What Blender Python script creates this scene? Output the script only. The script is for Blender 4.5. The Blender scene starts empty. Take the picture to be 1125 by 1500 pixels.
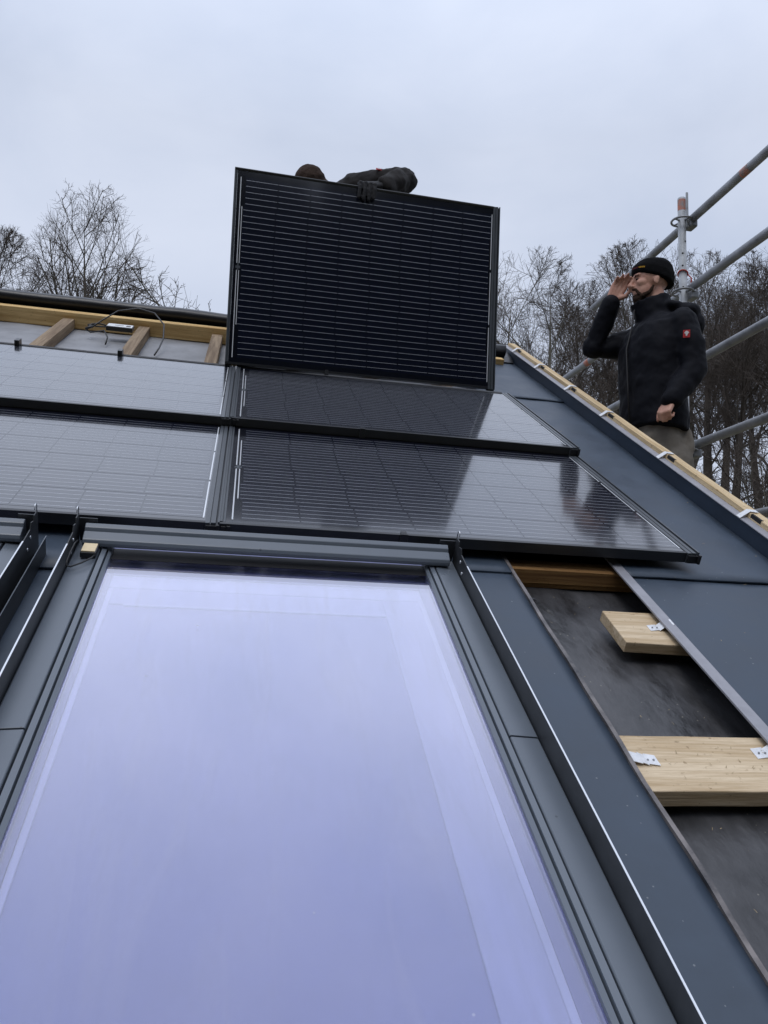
import bpy, bmesh, math, random
import numpy as np
from mathutils import Vector, Matrix, noise

random.seed(7)
scene = bpy.context.scene
COL = scene.collection

# ------------------------------------------------------------------ camera
CAMZ = 5.2
PITCH, YAW, ROLL = math.radians(8.481), math.radians(10.789), math.radians(2.320)
TH = math.radians(31.436)            # roof pitch
def cam_axes():
    cp, sp, cy, sy = math.cos(PITCH), math.sin(PITCH), math.cos(YAW), math.sin(YAW)
    fw = Vector((sy*cp, cy*cp, sp)); ri = Vector((cy, -sy, 0)); up = ri.cross(fw)
    r2 = ri*math.cos(ROLL) + up*math.sin(ROLL); u2 = -ri*math.sin(ROLL) + up*math.cos(ROLL)
    return r2, u2, fw
cr, cu, cf = cam_axes()
cam_data = bpy.data.cameras.new('camera')
cam = bpy.data.objects.new('camera', cam_data); COL.objects.link(cam)
cam.matrix_world = Matrix(((cr.x, cu.x, -cf.x, 0), (cr.y, cu.y, -cf.y, 0), (cr.z, cu.z, -cf.z, CAMZ), (0, 0, 0, 1)))
cam_data.sensor_fit = 'HORIZONTAL'; cam_data.sensor_width = 36.0
cam_data.lens = 36.0*1147.9/1125.0
cam_data.clip_start = 0.05; cam_data.clip_end = 2000
scene.camera = cam

# ------------------------------------------------------------------ sky and sun (overcast winter day)
SUN_EL, SUN_AZ = math.radians(55), math.radians(200)     # azimuth from +Y towards +X
world = bpy.data.worlds.new('World'); scene.world = world; world.use_nodes = True
nt = world.node_tree; nt.nodes.clear()
def N(tree, kind, **kw):
    n = tree.nodes.new(kind)
    for k, v in kw.items(): setattr(n, k, v)
    return n
out = N(nt, 'ShaderNodeOutputWorld')
sky = N(nt, 'ShaderNodeTexSky', sky_type='NISHITA', sun_disc=False, sun_elevation=SUN_EL, sun_rotation=SUN_AZ)
bg1 = N(nt, 'ShaderNodeBackground'); bg1.inputs[1].default_value = 0.08
nt.links.new(sky.outputs[0], bg1.inputs[0])
tc = N(nt, 'ShaderNodeTexCoord')
mp = N(nt, 'ShaderNodeMapping'); mp.inputs['Scale'].default_value = (1.0, 1.0, 1.5)
nt.links.new(tc.outputs['Generated'], mp.inputs[0])
n1 = N(nt, 'ShaderNodeTexNoise'); n1.inputs['Scale'].default_value = 2.3; n1.inputs['Detail'].default_value = 6.0; n1.inputs['Roughness'].default_value = 0.52; n1.inputs['Distortion'].default_value = 0.4
nt.links.new(mp.outputs[0], n1.inputs['Vector'])
rp = N(nt, 'ShaderNodeValToRGB')
rp.color_ramp.elements[0].position = 0.30; rp.color_ramp.elements[0].color = (0.56, 0.635, 0.80, 1)
rp.color_ramp.elements[1].position = 0.70; rp.color_ramp.elements[1].color = (0.75, 0.81, 0.955, 1)
nt.links.new(n1.outputs[0], rp.inputs[0])
sx = N(nt, 'ShaderNodeSeparateXYZ'); nt.links.new(tc.outputs['Generated'], sx.inputs[0])
zr_ = N(nt, 'ShaderNodeMapRange'); zr_.inputs[1].default_value = 0.55; zr_.inputs[2].default_value = 1.0; zr_.inputs[3].default_value = 1.0; zr_.inputs[4].default_value = 1.9
nt.links.new(sx.outputs[2], zr_.inputs[0])      # overcast sky: brighter towards the zenith
bg2 = N(nt, 'ShaderNodeBackground'); nt.links.new(zr_.outputs[0], bg2.inputs[1])
nt.links.new(rp.outputs[0], bg2.inputs[0])
mx = N(nt, 'ShaderNodeMixShader'); mx.inputs[0].default_value = 0.92
nt.links.new(bg1.outputs[0], mx.inputs[1]); nt.links.new(bg2.outputs[0], mx.inputs[2]); nt.links.new(mx.outputs[0], out.inputs[0])
sun_d = bpy.data.lights.new('sun', 'SUN'); sun_d.energy = 0.8; sun_d.angle = math.radians(24); sun_d.color = (1.0, 0.97, 0.93)
sun = bpy.data.objects.new('sun', sun_d); COL.objects.link(sun)
sdir = Vector((math.sin(SUN_AZ)*math.cos(SUN_EL), math.cos(SUN_AZ)*math.cos(SUN_EL), math.sin(SUN_EL)))
sun.rotation_euler = sdir.to_track_quat('Z', 'Y').to_euler(); sun.location = (0, 0, 40)
vs = scene.view_settings
vs.view_transform = 'Standard'; vs.look = 'None'; vs.exposure = 0.0; vs.gamma = 1.0; vs.use_curve_mapping = False
scene.cycles.max_bounces = 8; scene.cycles.transparent_max_bounces = 8

# ------------------------------------------------------------------ materials
def mat(name, col, rough=0.6, metal=0.0, spec=0.5, coat=0.0, coat_rough=0.1, coat_ior=1.5, var=0.0, vscale=6.0, stretch=(1, 1, 1),
        bump=0.0, bscale=60.0, rvar=0.0, specks=None, speck_scale=40.0, speck_size=0.1, alt=None, detail=5.0):
    m = bpy.data.materials.new(name); m.use_nodes = True
    t = m.node_tree; b = t.nodes['Principled BSDF']
    b.inputs['Base Color'].default_value = (*col, 1); b.inputs['Roughness'].default_value = rough
    b.inputs['Metallic'].default_value = metal; b.inputs['Specular IOR Level'].default_value = spec
    b.inputs['Coat Weight'].default_value = coat; b.inputs['Coat Roughness'].default_value = coat_rough; b.inputs['Coat IOR'].default_value = coat_ior
    co = N(t, 'ShaderNodeTexCoord'); mpn = N(t, 'ShaderNodeMapping'); mpn.inputs['Scale'].default_value = stretch
    t.links.new(co.outputs['Object'], mpn.inputs[0])
    last = None
    if var > 0:
        no = N(t, 'ShaderNodeTexNoise'); no.inputs['Scale'].default_value = vscale; no.inputs['Detail'].default_value = detail
        no.inputs['Roughness'].default_value = 0.62
        t.links.new(mpn.outputs[0], no.inputs['Vector'])
        r = N(t, 'ShaderNodeValToRGB')
        a = tuple(max(0, c*(1-var)) for c in col) if alt is None else alt
        z = tuple(min(1, c*(1+var)) for c in col)
        r.color_ramp.elements[0].position = 0.33; r.color_ramp.elements[1].position = 0.67
        r.color_ramp.elements[0].color = (*a, 1); r.color_ramp.elements[1].color = (*z, 1)
        t.links.new(no.outputs[0], r.inputs[0]); last = r.outputs[0]
        if rvar > 0:
            mr = N(t, 'ShaderNodeMapRange'); mr.inputs[1].default_value = 0.3; mr.inputs[2].default_value = 0.7
            mr.inputs[3].default_value = rough-rvar; mr.inputs[4].default_value = rough+rvar
            t.links.new(no.outputs[0], mr.inputs[0]); t.links.new(mr.outputs[0], b.inputs['Roughness'])
    if specks is not None:
        vo = N(t, 'ShaderNodeTexVoronoi'); vo.inputs['Scale'].default_value = speck_scale
        t.links.new(co.outputs['Object'], vo.inputs['Vector'])
        n2 = N(t, 'ShaderNodeTexNoise'); n2.inputs['Scale'].default_value = speck_scale*0.35; n2.inputs['Detail'].default_value = 3
        t.links.new(co.outputs['Object'], n2.inputs['Vector'])
        ml = N(t, 'ShaderNodeMath', operation='MULTIPLY'); t.links.new(n2.outputs[0], ml.inputs[0]); ml.inputs[1].default_value = speck_size*2
        lt = N(t, 'ShaderNodeMath', operation='LESS_THAN'); t.links.new(vo.outputs['Distance'], lt.inputs[0]); t.links.new(ml.outputs[0], lt.inputs[1])
        n3 = N(t, 'ShaderNodeTexNoise'); n3.inputs['Scale'].default_value = 5.0
        t.links.new(co.outputs['Object'], n3.inputs['Vector'])
        gt = N(t, 'ShaderNodeMath', operation='GREATER_THAN'); t.links.new(n3.outputs[0], gt.inputs[0]); gt.inputs[1].default_value = 0.53
        mm = N(t, 'ShaderNodeMath', operation='MULTIPLY'); t.links.new(lt.outputs[0], mm.inputs[0]); t.links.new(gt.outputs[0], mm.inputs[1])
        m2 = N(t, 'ShaderNodeMath', operation='MULTIPLY'); t.links.new(mm.outputs[0], m2.inputs[0]); m2.inputs[1].default_value = 0.6
        mix = N(t, 'ShaderNodeMix', data_type='RGBA')
        t.links.new(m2.outputs[0], mix.inputs[0])
        if last: t.links.new(last, mix.inputs[6])
        else: mix.inputs[6].default_value = (*col, 1)
        mix.inputs[7].default_value = (*specks, 1)
        last = mix.outputs[2]
    if last: t.links.new(last, b.inputs['Base Color'])
    if bump > 0:
        nb = N(t, 'ShaderNodeTexNoise'); nb.inputs['Scale'].default_value = bscale; nb.inputs['Detail'].default_value = 4
        t.links.new(mpn.outputs[0], nb.inputs['Vector'])
        bp = N(t, 'ShaderNodeBump'); bp.inputs['Strength'].default_value = bump; bp.inputs['Distance'].default_value = 0.01
        t.links.new(nb.outputs[0], bp.inputs['Height']); t.links.new(bp.outputs[0], b.inputs['Normal'])
    return m

def timber(name, light, dark, axis, rough=0.75, ring=28.0):
    m = bpy.data.materials.new(name); m.use_nodes = True
    t = m.node_tree; b = t.nodes['Principled BSDF']; b.inputs['Roughness'].default_value = rough; b.inputs['Specular IOR Level'].default_value = 0.25
    co = N(t, 'ShaderNodeTexCoord')
    def fib(scale, along, detail, p0, p1, c0, c1, dist=0.5):
        mpn = N(t, 'ShaderNodeMapping'); s_ = [scale]*3; s_[axis] = along; mpn.inputs['Scale'].default_value = s_
        t.links.new(co.outputs['Object'], mpn.inputs[0])
        no = N(t, 'ShaderNodeTexNoise'); no.inputs['Scale'].default_value = 1.0; no.inputs['Detail'].default_value = detail; no.inputs['Roughness'].default_value = 0.7
        no.inputs['Distortion'].default_value = dist
        t.links.new(mpn.outputs[0], no.inputs['Vector'])
        r = N(t, 'ShaderNodeValToRGB'); r.color_ramp.elements[0].position = p0; r.color_ramp.elements[1].position = p1
        r.color_ramp.elements[0].color = (*c0, 1); r.color_ramp.elements[1].color = (*c1, 1)
        t.links.new(no.outputs[0], r.inputs[0]); return no, r
    def mul(x, y, f=1.0):
        mi = N(t, 'ShaderNodeMix', data_type='RGBA', blend_type='MULTIPLY'); mi.inputs[0].default_value = f
        t.links.new(x, mi.inputs[6]); t.links.new(y, mi.inputs[7]); return mi.outputs[2]
    W1 = (1, 1, 1)
    no, r = fib(ring, 1.2, 3, .38, .60, dark, light)                                   # growth rings
    nf, rf = fib(ring*9, 9, 3, .36, .60, (.80, .77, .72), W1)                          # fine fibres
    nk, rk = fib(16, 9, 4, .24, .33, (.42, .30, .20), W1, 0.2)                         # knots and small stains
    nd, rd = fib(60, 60, 2, .27, .33, (.45, .40, .34), W1, 0.0)                        # specks of dirt
    c = mul(mul(mul(r.outputs[0], rf.outputs[0]), rk.outputs[0]), rd.outputs[0], .7)
    t.links.new(c, b.inputs['Base Color'])
    bp = N(t, 'ShaderNodeBump'); bp.inputs['Strength'].default_value = 0.5; bp.inputs['Distance'].default_value = 0.003
    t.links.new(nf.outputs[0], bp.inputs['Height']); t.links.new(bp.outputs[0], b.inputs['Normal'])
    return m

M = {}
M['sheet'] = mat('blue_grey_roof_sheet', (0.050, 0.069, 0.098), 0.48, spec=0.42, var=0.16, vscale=5.5, rvar=0.10, bump=0.12, bscale=4.5, specks=(0.26, 0.28, 0.30), speck_scale=40, speck_size=0.075, detail=8.0)
M['upstand'] = mat('navy_upstand', (0.022, 0.034, 0.056), 0.5, spec=0.4, var=0.15, vscale=5, bump=0.06, bscale=10)
M['edge'] = mat('grey_sheet_edge', (0.30, 0.30, 0.33), 0.45, var=0.12, vscale=12)
M['underlay'] = mat('black_underlay', (0.058, 0.058, 0.062), 0.40, spec=0.5, var=0.55, vscale=7.0, rvar=0.13, bump=0.35, bscale=24, specks=(0.30, 0.28, 0.24), speck_scale=52, speck_size=0.10, detail=9.0, stretch=(1.6, .8, 1))
M['greylay'] = mat('pale_grey_underlay', (0.27, 0.275, 0.29), 0.7, var=0.18, vscale=5, bump=0.12, bscale=14)
M['foil'] = mat('black_ridge_foil', (0.014, 0.014, 0.017), 0.35, bump=0.3, bscale=18, stretch=(.4, 1, 1))
M['clad'] = mat('anthracite_cladding', (0.125, 0.146, 0.175), 0.32, spec=0.55, var=0.06, vscale=4, rvar=0.05, specks=(0.035, 0.04, 0.045), speck_scale=15, speck_size=0.035)
M['rail'] = mat('dark_steel_rail', (0.030, 0.033, 0.038), 0.42, spec=0.5, var=0.25, vscale=14, specks=(0.25, 0.25, 0.25), speck_scale=30, speck_size=0.03)
M['bare'] = mat('bare_metal_edge', (0.72, 0.74, 0.77), 0.3, metal=0.75)
M['gasket'] = mat('black_gasket', (0.010, 0.010, 0.012), 0.5)
M['frame'] = mat('black_anodised_frame', (0.020, 0.021, 0.024), 0.32, spec=0.5, var=0.15, vscale=9)
M['frame_side'] = mat('dark_grey_side_profile', (0.062, 0.070, 0.080), 0.33, spec=0.5, var=0.1, vscale=9)
PV = dict(coat=1.0, coat_rough=0.085, coat_ior=1.65, spec=0.14)
M['lam'] = mat('laminate_backsheet', (0.0055, 0.0064, 0.011), 0.20, **PV)
M['cell'] = mat('solar_cell', (0.0065, 0.0085, 0.019), 0.20, var=0.18, vscale=5, **PV)
M['ribbon'] = mat('cell_ribbon', (0.64, 0.66, 0.70), 0.36, metal=0.62, **{**PV, 'spec': 0.3})
M['bus'] = mat('white_bus_ribbon', (0.72, 0.74, 0.77), 0.35, metal=0.2, **{**PV, 'spec': 0.3})
M['tim_v'] = timber('raw_spruce_along_slope', (0.76, 0.60, 0.38), (0.55, 0.40, 0.22), 1)
M['tim_u'] = timber('raw_spruce_across', (0.80, 0.58, 0.28), (0.58, 0.37, 0.15), 0)
M['tim_plank'] = timber('raw_spruce_plank', (0.74, 0.60, 0.42), (0.56, 0.42, 0.26), 0, ring=24)
M['tim_old'] = timber('weathered_rafter', (0.36, 0.27, 0.18), (0.20, 0.14, 0.09), 1)
M['tim_brown'] = timber('dark_brown_batten', (0.44, 0.25, 0.10), (0.20, 0.10, 0.04), 0)  # batten timber in a darker brown than the raw spruce
M['zinc'] = mat('zinc_clip', (0.74, 0.75, 0.77), 0.45, metal=0.15, var=0.12, vscale=60)
M['galv'] = mat('galvanised_tube', (0.29, 0.30, 0.32), 0.50, metal=0.35, var=0.30, vscale=9, rvar=0.12, stretch=(1, 1, .5), bump=0.05, bscale=50)
M['galv_l'] = mat('light_galvanised_post', (0.36, 0.375, 0.39), 0.5, metal=0.3, var=0.25, vscale=12)
M['hole'] = mat('dark_hole', (0.012, 0.012, 0.013), 0.8)
M['orange'] = mat('orange_paint_mark', (0.42, 0.12, 0.06), 0.6, var=0.5, vscale=26, alt=(0.26, 0.25, 0.25))
M['redcord'] = mat('red_cord', (0.45, 0.05, 0.03), 0.6)
M['deckw'] = timber('scaffold_board', (0.40, 0.32, 0.22), (0.24, 0.18, 0.12), 1)
M['wall'] = mat('render_wall', (0.55, 0.54, 0.51), 0.85, var=0.06, vscale=3, bump=0.1, bscale=80)
M['blkplastic'] = mat('black_plastic', (0.014, 0.014, 0.015), 0.4)
M['label'] = mat('white_printed_label', (0.74, 0.75, 0.76), 0.5)
M['pad'] = mat('cream_adhesive_pad', (0.72, 0.58, 0.36), 0.6, var=0.08, vscale=40)
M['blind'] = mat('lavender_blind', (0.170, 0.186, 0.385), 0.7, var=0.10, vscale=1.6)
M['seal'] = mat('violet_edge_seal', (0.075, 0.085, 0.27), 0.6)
M['casing_reflection'] = mat('pale_casing_and_painted_reflection', (0.275, 0.292, 0.485), 0.6, var=0.12, vscale=7, stretch=(3, .5, 1))  # casing colour, also the pale reflection bands painted below the pane
M['reflection_bright'] = mat('painted_reflection_edge', (0.37, 0.39, 0.58), 0.6, var=0.15, vscale=7, stretch=(3, .5, 1))  # brighter tone of the painted reflection bands
M['bark'] = mat('grey_brown_bark', (0.10, 0.088, 0.072), 0.9, var=0.35, vscale=1.2, alt=(0.055, 0.055, 0.040))
M['twig'] = mat('dark_twig', (0.075, 0.060, 0.050), 0.9)
M['barkd'] = mat('dark_bark', (0.080, 0.067, 0.056), 0.9, var=0.35, vscale=1.2)
M['jacket'] = mat('black_softshell', (0.0042, 0.0048, 0.0085), 0.75, spec=0.16, bump=0.25, bscale=9)
M['jacket2'] = mat('black_brown_workwear', (0.017, 0.015, 0.015), 0.8, spec=0.25, bump=0.25, bscale=35)
M['cap'] = mat('black_knit', (0.007, 0.007, 0.008), 0.95, spec=0.1, bump=0.4, bscale=140)
M['cap2'] = mat('dark_brown_knit', (0.050, 0.034, 0.027), 0.95, spec=0.1, bump=0.4, bscale=140)
M['trouser'] = mat('grey_brown_work_trousers', (0.175, 0.160, 0.140), 0.85, spec=0.2, var=0.12, vscale=12, bump=0.3, bscale=30)
M['dtrouser'] = mat('dark_work_trousers', (0.03, 0.03, 0.033), 0.85, spec=0.2, bump=0.3, bscale=30)
M['boot'] = mat('dark_boot_leather', (0.03, 0.024, 0.02), 0.6)
M['skin'] = mat('skin', (0.53, 0.305, 0.225), 0.5, spec=0.4, var=0.14, vscale=22, alt=(0.45, 0.225, 0.165))
M['glove'] = mat('dark_grey_glove', (0.020, 0.020, 0.023), 0.7, spec=0.3, bump=0.3, bscale=80)
M['beard'] = mat('dark_brown_beard', (0.045, 0.028, 0.020), 0.9, spec=0.1, bump=0.8, bscale=260)
M['eye'] = mat('dark_eye', (0.02, 0.014, 0.012), 0.2)
M['red'] = mat('red_badge', (0.62, 0.03, 0.035), 0.6)
M['white'] = mat('white_badge', (0.8, 0.8, 0.8), 0.6)
M['yellow'] = mat('yellow_thread', (0.72, 0.42, 0.03), 0.7)
M['dred'] = mat('dark_red_thread', (0.20, 0.02, 0.03), 0.7)
M['straw'] = mat('dry_straw', (0.40, 0.31, 0.18), 0.8)
M['ground'] = mat('winter_grass', (0.085, 0.095, 0.045), 0.95, var=0.4, vscale=0.35, alt=(0.12, 0.085, 0.05), bump=0.6, bscale=3)
M['litter'] = mat('leaf_litter', (0.085, 0.058, 0.038), 0.95, var=0.5, vscale=0.5, bump=0.8, bscale=2.0)

def pane_material():
    m = bpy.data.materials.new('coated_window_glass'); m.use_nodes = True
    t = m.node_tree; t.nodes.clear()
    o = N(t, 'ShaderNodeOutputMaterial'); g = N(t, 'ShaderNodeBsdfGlossy'); g.inputs['Roughness'].default_value = 0.015
    g.inputs['Color'].default_value = (0.955, 0.945, 1.0, 1)
    tr = N(t, 'ShaderNodeBsdfTransparent'); tr.inputs[0].default_value = (0.90, 0.91, 0.97, 1)
    lw = N(t, 'ShaderNodeLayerWeight'); lw.inputs[0].default_value = 0.5       # facing = 1 - cos
    pw = N(t, 'ShaderNodeMath', operation='POWER'); t.links.new(lw.outputs['Facing'], pw.inputs[0]); pw.inputs[1].default_value = 2.6
    fr = N(t, 'ShaderNodeMath', operation='MULTIPLY_ADD'); t.links.new(pw.outputs[0], fr.inputs[0]); fr.inputs[1].default_value = 1.75; fr.inputs[2].default_value = 0.08
    mixs = N(t, 'ShaderNodeMixShader')
    t.links.new(fr.outputs[0], mixs.inputs[0]); t.links.new(tr.outputs[0], mixs.inputs[1]); t.links.new(g.outputs[0], mixs.inputs[2])
    co = N(t, 'ShaderNodeTexCoord'); vo = N(t, 'ShaderNodeTexVoronoi'); vo.inputs['Scale'].default_value = 17.0
    t.links.new(co.outputs['Object'], vo.inputs['Vector'])
    n2 = N(t, 'ShaderNodeTexNoise'); n2.inputs['Scale'].default_value = 6.0; t.links.new(co.outputs['Object'], n2.inputs['Vector'])
    sm = N(t, 'ShaderNodeMapRange'); sm.inputs[1].default_value = .52; sm.inputs[2].default_value = .75; sm.inputs[3].default_value = 0.0; sm.inputs[4].default_value = .10
    t.links.new(n2.outputs[0], sm.inputs[0])
    lt = N(t, 'ShaderNodeMath', operation='LESS_THAN'); t.links.new(vo.outputs['Distance'], lt.inputs[0]); t.links.new(sm.outputs[0], lt.inputs[1])
    # faint wiped streaks of dirt
    mp2 = N(t, 'ShaderNodeMapping'); mp2.inputs['Scale'].default_value = (9, 1.3, 1); mp2.inputs['Rotation'].default_value = (0, 0, .12); t.links.new(co.outputs['Object'], mp2.inputs[0])
    n3 = N(t, 'ShaderNodeTexNoise'); n3.inputs['Scale'].default_value = 1.6; n3.inputs['Detail'].default_value = 7; n3.inputs['Distortion'].default_value = 1.2; t.links.new(mp2.outputs[0], n3.inputs['Vector'])
    s3 = N(t, 'ShaderNodeMapRange'); s3.inputs[1].default_value = .50; s3.inputs[2].default_value = .78; s3.inputs[3].default_value = 0.0; s3.inputs[4].default_value = .05
    t.links.new(n3.outputs[0], s3.inputs[0])
    ad = N(t, 'ShaderNodeMath', operation='MULTIPLY_ADD'); t.links.new(lt.outputs[0], ad.inputs[0]); ad.inputs[1].default_value = .5; t.links.new(s3.outputs[0], ad.inputs[2])
    df = N(t, 'ShaderNodeBsdfDiffuse'); df.inputs[0].default_value = (.62, .62, .70, 1)
    m2 = N(t, 'ShaderNodeMixShader'); t.links.new(ad.outputs[0], m2.inputs[0]); t.links.new(mixs.outputs[0], m2.inputs[1]); t.links.new(df.outputs[0], m2.inputs[2])
    t.links.new(m2.outputs[0], o.inputs[0])
    return m
M['pane'] = pane_material()

# ------------------------------------------------------------------ mesh helpers
def box(bm, x0, x1, y0, y1, z0, z1, mi=0):
    v = [bm.verts.new(p) for p in ((x0,y0,z0),(x1,y0,z0),(x1,y1,z0),(x0,y1,z0),(x0,y0,z1),(x1,y0,z1),(x1,y1,z1),(x0,y1,z1))]
    for f in ((3,2,1,0),(4,5,6,7),(0,1,5,4),(1,2,6,5),(2,3,7,6),(3,0,4,7)):
        bm.faces.new([v[i] for i in f]).material_index = mi
def prism(bm, prof, axis, a0, a1):
    """closed profile of 2-D points swept along an axis (0 x: prof=(y,z), 1 y: prof=(x,z))"""
    def P(q, a): return (a, q[0], q[1]) if axis == 0 else (q[0], a, q[1])
    A = [bm.verts.new(P(q, a0)) for q in prof]; B = [bm.verts.new(P(q, a1)) for q in prof]
    n = len(prof)
    for i in range(n): bm.faces.new((A[i], A[(i+1) % n], B[(i+1) % n], B[i]))
    bm.faces.new(A[::-1]); bm.faces.new(B)
def tube(bm, pts, rad, sides=8, cap=True):
    pts = [Vector(p) for p in pts]; n = len(pts)
    if not hasattr(rad, '__len__'): rad = [rad]*n
    rings = []; prev = None
    for i, p in enumerate(pts):
        t = (pts[min(i+1, n-1)] - pts[max(i-1, 0)]).normalized()
        if prev is None:
            a = t.orthogonal().normalized()
        else:
            a = (prev - t*prev.dot(t)).normalized()
        prev = a; b = t.cross(a)
        rings.append([bm.verts.new(p + (a*math.cos(k*2*math.pi/sides) + b*math.sin(k*2*math.pi/sides))*rad[i]) for k in range(sides)])
    for i in range(n-1):
        for k in range(sides):
            bm.faces.new((rings[i][k], rings[i][(k+1) % sides], rings[i+1][(k+1) % sides], rings[i+1][k])).smooth = True
    if cap:
        bm.faces.new(rings[0][::-1]); bm.faces.new(rings[-1])
def obj(name, bm, material, parent=None, bevel=0.0, smooth=False):
    me = bpy.data.meshes.new(name)
    bmesh.ops.recalc_face_normals(bm, faces=bm.faces)
    bm.to_mesh(me); bm.free()
    for mm in (material if isinstance(material, (list, tuple)) else [material]): me.materials.append(mm)
    if smooth: me.polygons.foreach_set('use_smooth', [True]*len(me.polygons))
    o = bpy.data.objects.new(name, me); COL.objects.link(o)
    if parent: o.parent = parent
    if bevel > 0:
        md = o.modifiers.new('bevel', 'BEVEL'); md.width = bevel; md.segments = 2; md.limit_method = 'ANGLE'
    return o
def boxobj(name, dims, material, parent, bevel=0.0):
    bm = bmesh.new(); box(bm, *dims); return obj(name, bm, material, parent, bevel)
def tag(o, label=None, cat=None, group=None, kind=None):
    for k, v in (('label', label), ('category', cat), ('group', group), ('kind', kind)):
        if v: o[k] = v
    return o
def empty(name, loc, rot=(0, 0, 0)):
    o = bpy.data.objects.new(name, None); COL.objects.link(o); o.location = loc; o.rotation_euler = rot
    o.empty_display_size = 0.1
    return o
def copy_tree(o, parent=None):
    c = o.copy(); COL.objects.link(c); c.parent = parent
    for ch in list(o.children): copy_tree(ch, c)
    return c
NV = Vector((0, -math.sin(TH), math.cos(TH))); VV = Vector((0, math.cos(TH), math.sin(TH)))
FOOT = Vector((0, 0, CAMZ)) - NV                # roof origin: 1 m under the camera along the roof normal
def RP(u, v, n): return FOOT + Vector((u, 0, 0)) + VV*v + NV*n
def roof_empty(name, u, v, n): return empty(name, RP(u, v, n), (TH, 0, 0))
def W(x, y, z): return Vector((x, y, z + CAMZ))  # camera-relative -> world

# ------------------------------------------------------------------ ground and hillside
def grid(name, x0, x1, y0, y1, nx, ny, fz, material):
    bm = bmesh.new()
    vs_ = [[bm.verts.new((x0+(x1-x0)*i/nx, y0+(y1-y0)*j/ny, fz(x0+(x1-x0)*i/nx, y0+(y1-y0)*j/ny))) for i in range(nx+1)] for j in range(ny+1)]
    for j in range(ny):
        for i in range(nx):
            bm.faces.new((vs_[j][i], vs_[j][i+1], vs_[j+1][i+1], vs_[j+1][i])).smooth = True
    return tag(obj(name, bm, material), kind='structure')
grid('ground', -600, 600, -400, 800, 8, 8, lambda x, y: 0.0, M['ground'])
def hill_z(x, y):
    d = (x*0.80 + y*0.60) - 24.0              # rises to the back right
    if d <= 0: return -0.25
    return -0.25 + 6.5*(1-math.exp(-(d/38.0)**2)) + 0.5*noise.noise(Vector((x*.06, y*.06, 0)))*min(1, d/8)
grid('hillside', -30, 170, -30, 170, 70, 70, hill_z, M['litter'])
def ground_at(x, y): return max(0.0, hill_z(x, y)) if (-30 < x < 170 and -30 < y < 170) else 0.0

# ------------------------------------------------------------------ house
V0, VR = -1.5, 5.42            # eave and ridge along the slope
UL, UR = -7.0, 1.84            # left end and right gable
house = empty('house', (UL/2+UR/2, RP(0, VR, 0).y, 0))
tag(house, 'house with a dark roof under renovation, open battens and sheet metal', 'house')
hm = Matrix.Translation(-house.location)
def hpart(name, bm, material, bevel=0.0, parent=None, smooth=False):
    """part given in roof coordinates (u, v, n); becomes a child of the house (or of one of its parts)"""
    o = obj(name, bm, material, None, bevel, smooth)
    o.parent = parent or house
    if parent is None:
        o.matrix_parent_inverse = Matrix.Identity(4)
        o.location = FOOT - house.location; o.rotation_euler = (TH, 0, 0)
    return o
def hbox(name, dims, material, bevel=0.0, parent=None):
    bm = bmesh.new(); box(bm, *dims); return hpart(name, bm, material, bevel, parent)
# walls
ridge_w, eave_w = RP(0, VR, -.14), RP(0, V0+.3, -.16)
back_y = 2*ridge_w.y - eave_w.y
bm = bmesh.new()
prism(bm, [(eave_w.y - house.location.y, 0), (back_y - house.location.y, 0), (back_y - house.location.y, eave_w.z), (0, ridge_w.z - .03), (eave_w.y - house.location.y, eave_w.z)], 0, UL + .05 - house.location.x, UR - .06 - house.location.x)
obj('wall', bm, M['wall'], house)
# roof decks of both slopes
hbox('roof_deck', (UL, UR - .02, V0, VR + .02, -.135, -.112), M['tim_old'])
bm = bmesh.new()
yr, zr = ridge_w.y - house.location.y, ridge_w.z
e2 = (back_y - house.location.y, eave_w.z)
prism(bm, [(yr + .01, zr + .01), (yr + .01, zr + .05), (e2[0] + .3, e2[1] + .04 - .18), (e2[0] + .3, e2[1] - .18)], 0, UL - house.location.x, UR - .02 - house.location.x)
obj('roof_back_slope', bm, M['underlay'], house)

def wavy_sheet(name, u0, u1, v0, v1, n0, n1, material, wav=0.0015, nu=10, nv=24, th=0.004, seed=0, droop=None):
    """sheet with faint waviness; n0 at lower end, n1 at upper end"""
    bm = bmesh.new(); top = []; bot = []
    for j in range(nv+1):
        a = j/nv; v = v0+(v1-v0)*a; rt, rb = [], []
        for i in range(nu+1):
            u = u0+(u1-u0)*i/nu
            z = n0+(n1-n0)*a + wav*noise.noise(Vector((u*4+seed, v*3, seed))) + wav*.8*noise.noise(Vector((u*11+seed, v*7, seed)))
            if droop and j <= 2: z += droop*(0.5+0.5*noise.noise(Vector((u*7, seed, 3))))*(1-j/2.5)
            rt.append(bm.verts.new((u, v, z))); rb.append(bm.verts.new((u, v, z-th)))
        top.append(rt); bot.append(rb)
    for j in range(nv):
        for i in range(nu):
            bm.faces.new((top[j][i], top[j][i+1], top[j+1][i+1], top[j+1][i])).smooth = True
            bm.faces.new((bot[j][i], bot[j+1][i], bot[j+1][i+1], bot[j][i+1]))
    for j in range(nv):
        bm.faces.new((top[j][0], top[j+1][0], bot[j+1][0], bot[j][0])); bm.faces.new((top[j][nu], bot[j][nu], bot[j+1][nu], top[j+1][nu]))
    for i in range(nu):
        bm.faces.new((top[0][i], bot[0][i], bot[0][i+1], top[0][i+1])); bm.faces.new((top[nv][i], top[nv][i+1], bot[nv][i+1], bot[nv][i]))
    return hpart(name, bm, material)
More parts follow.
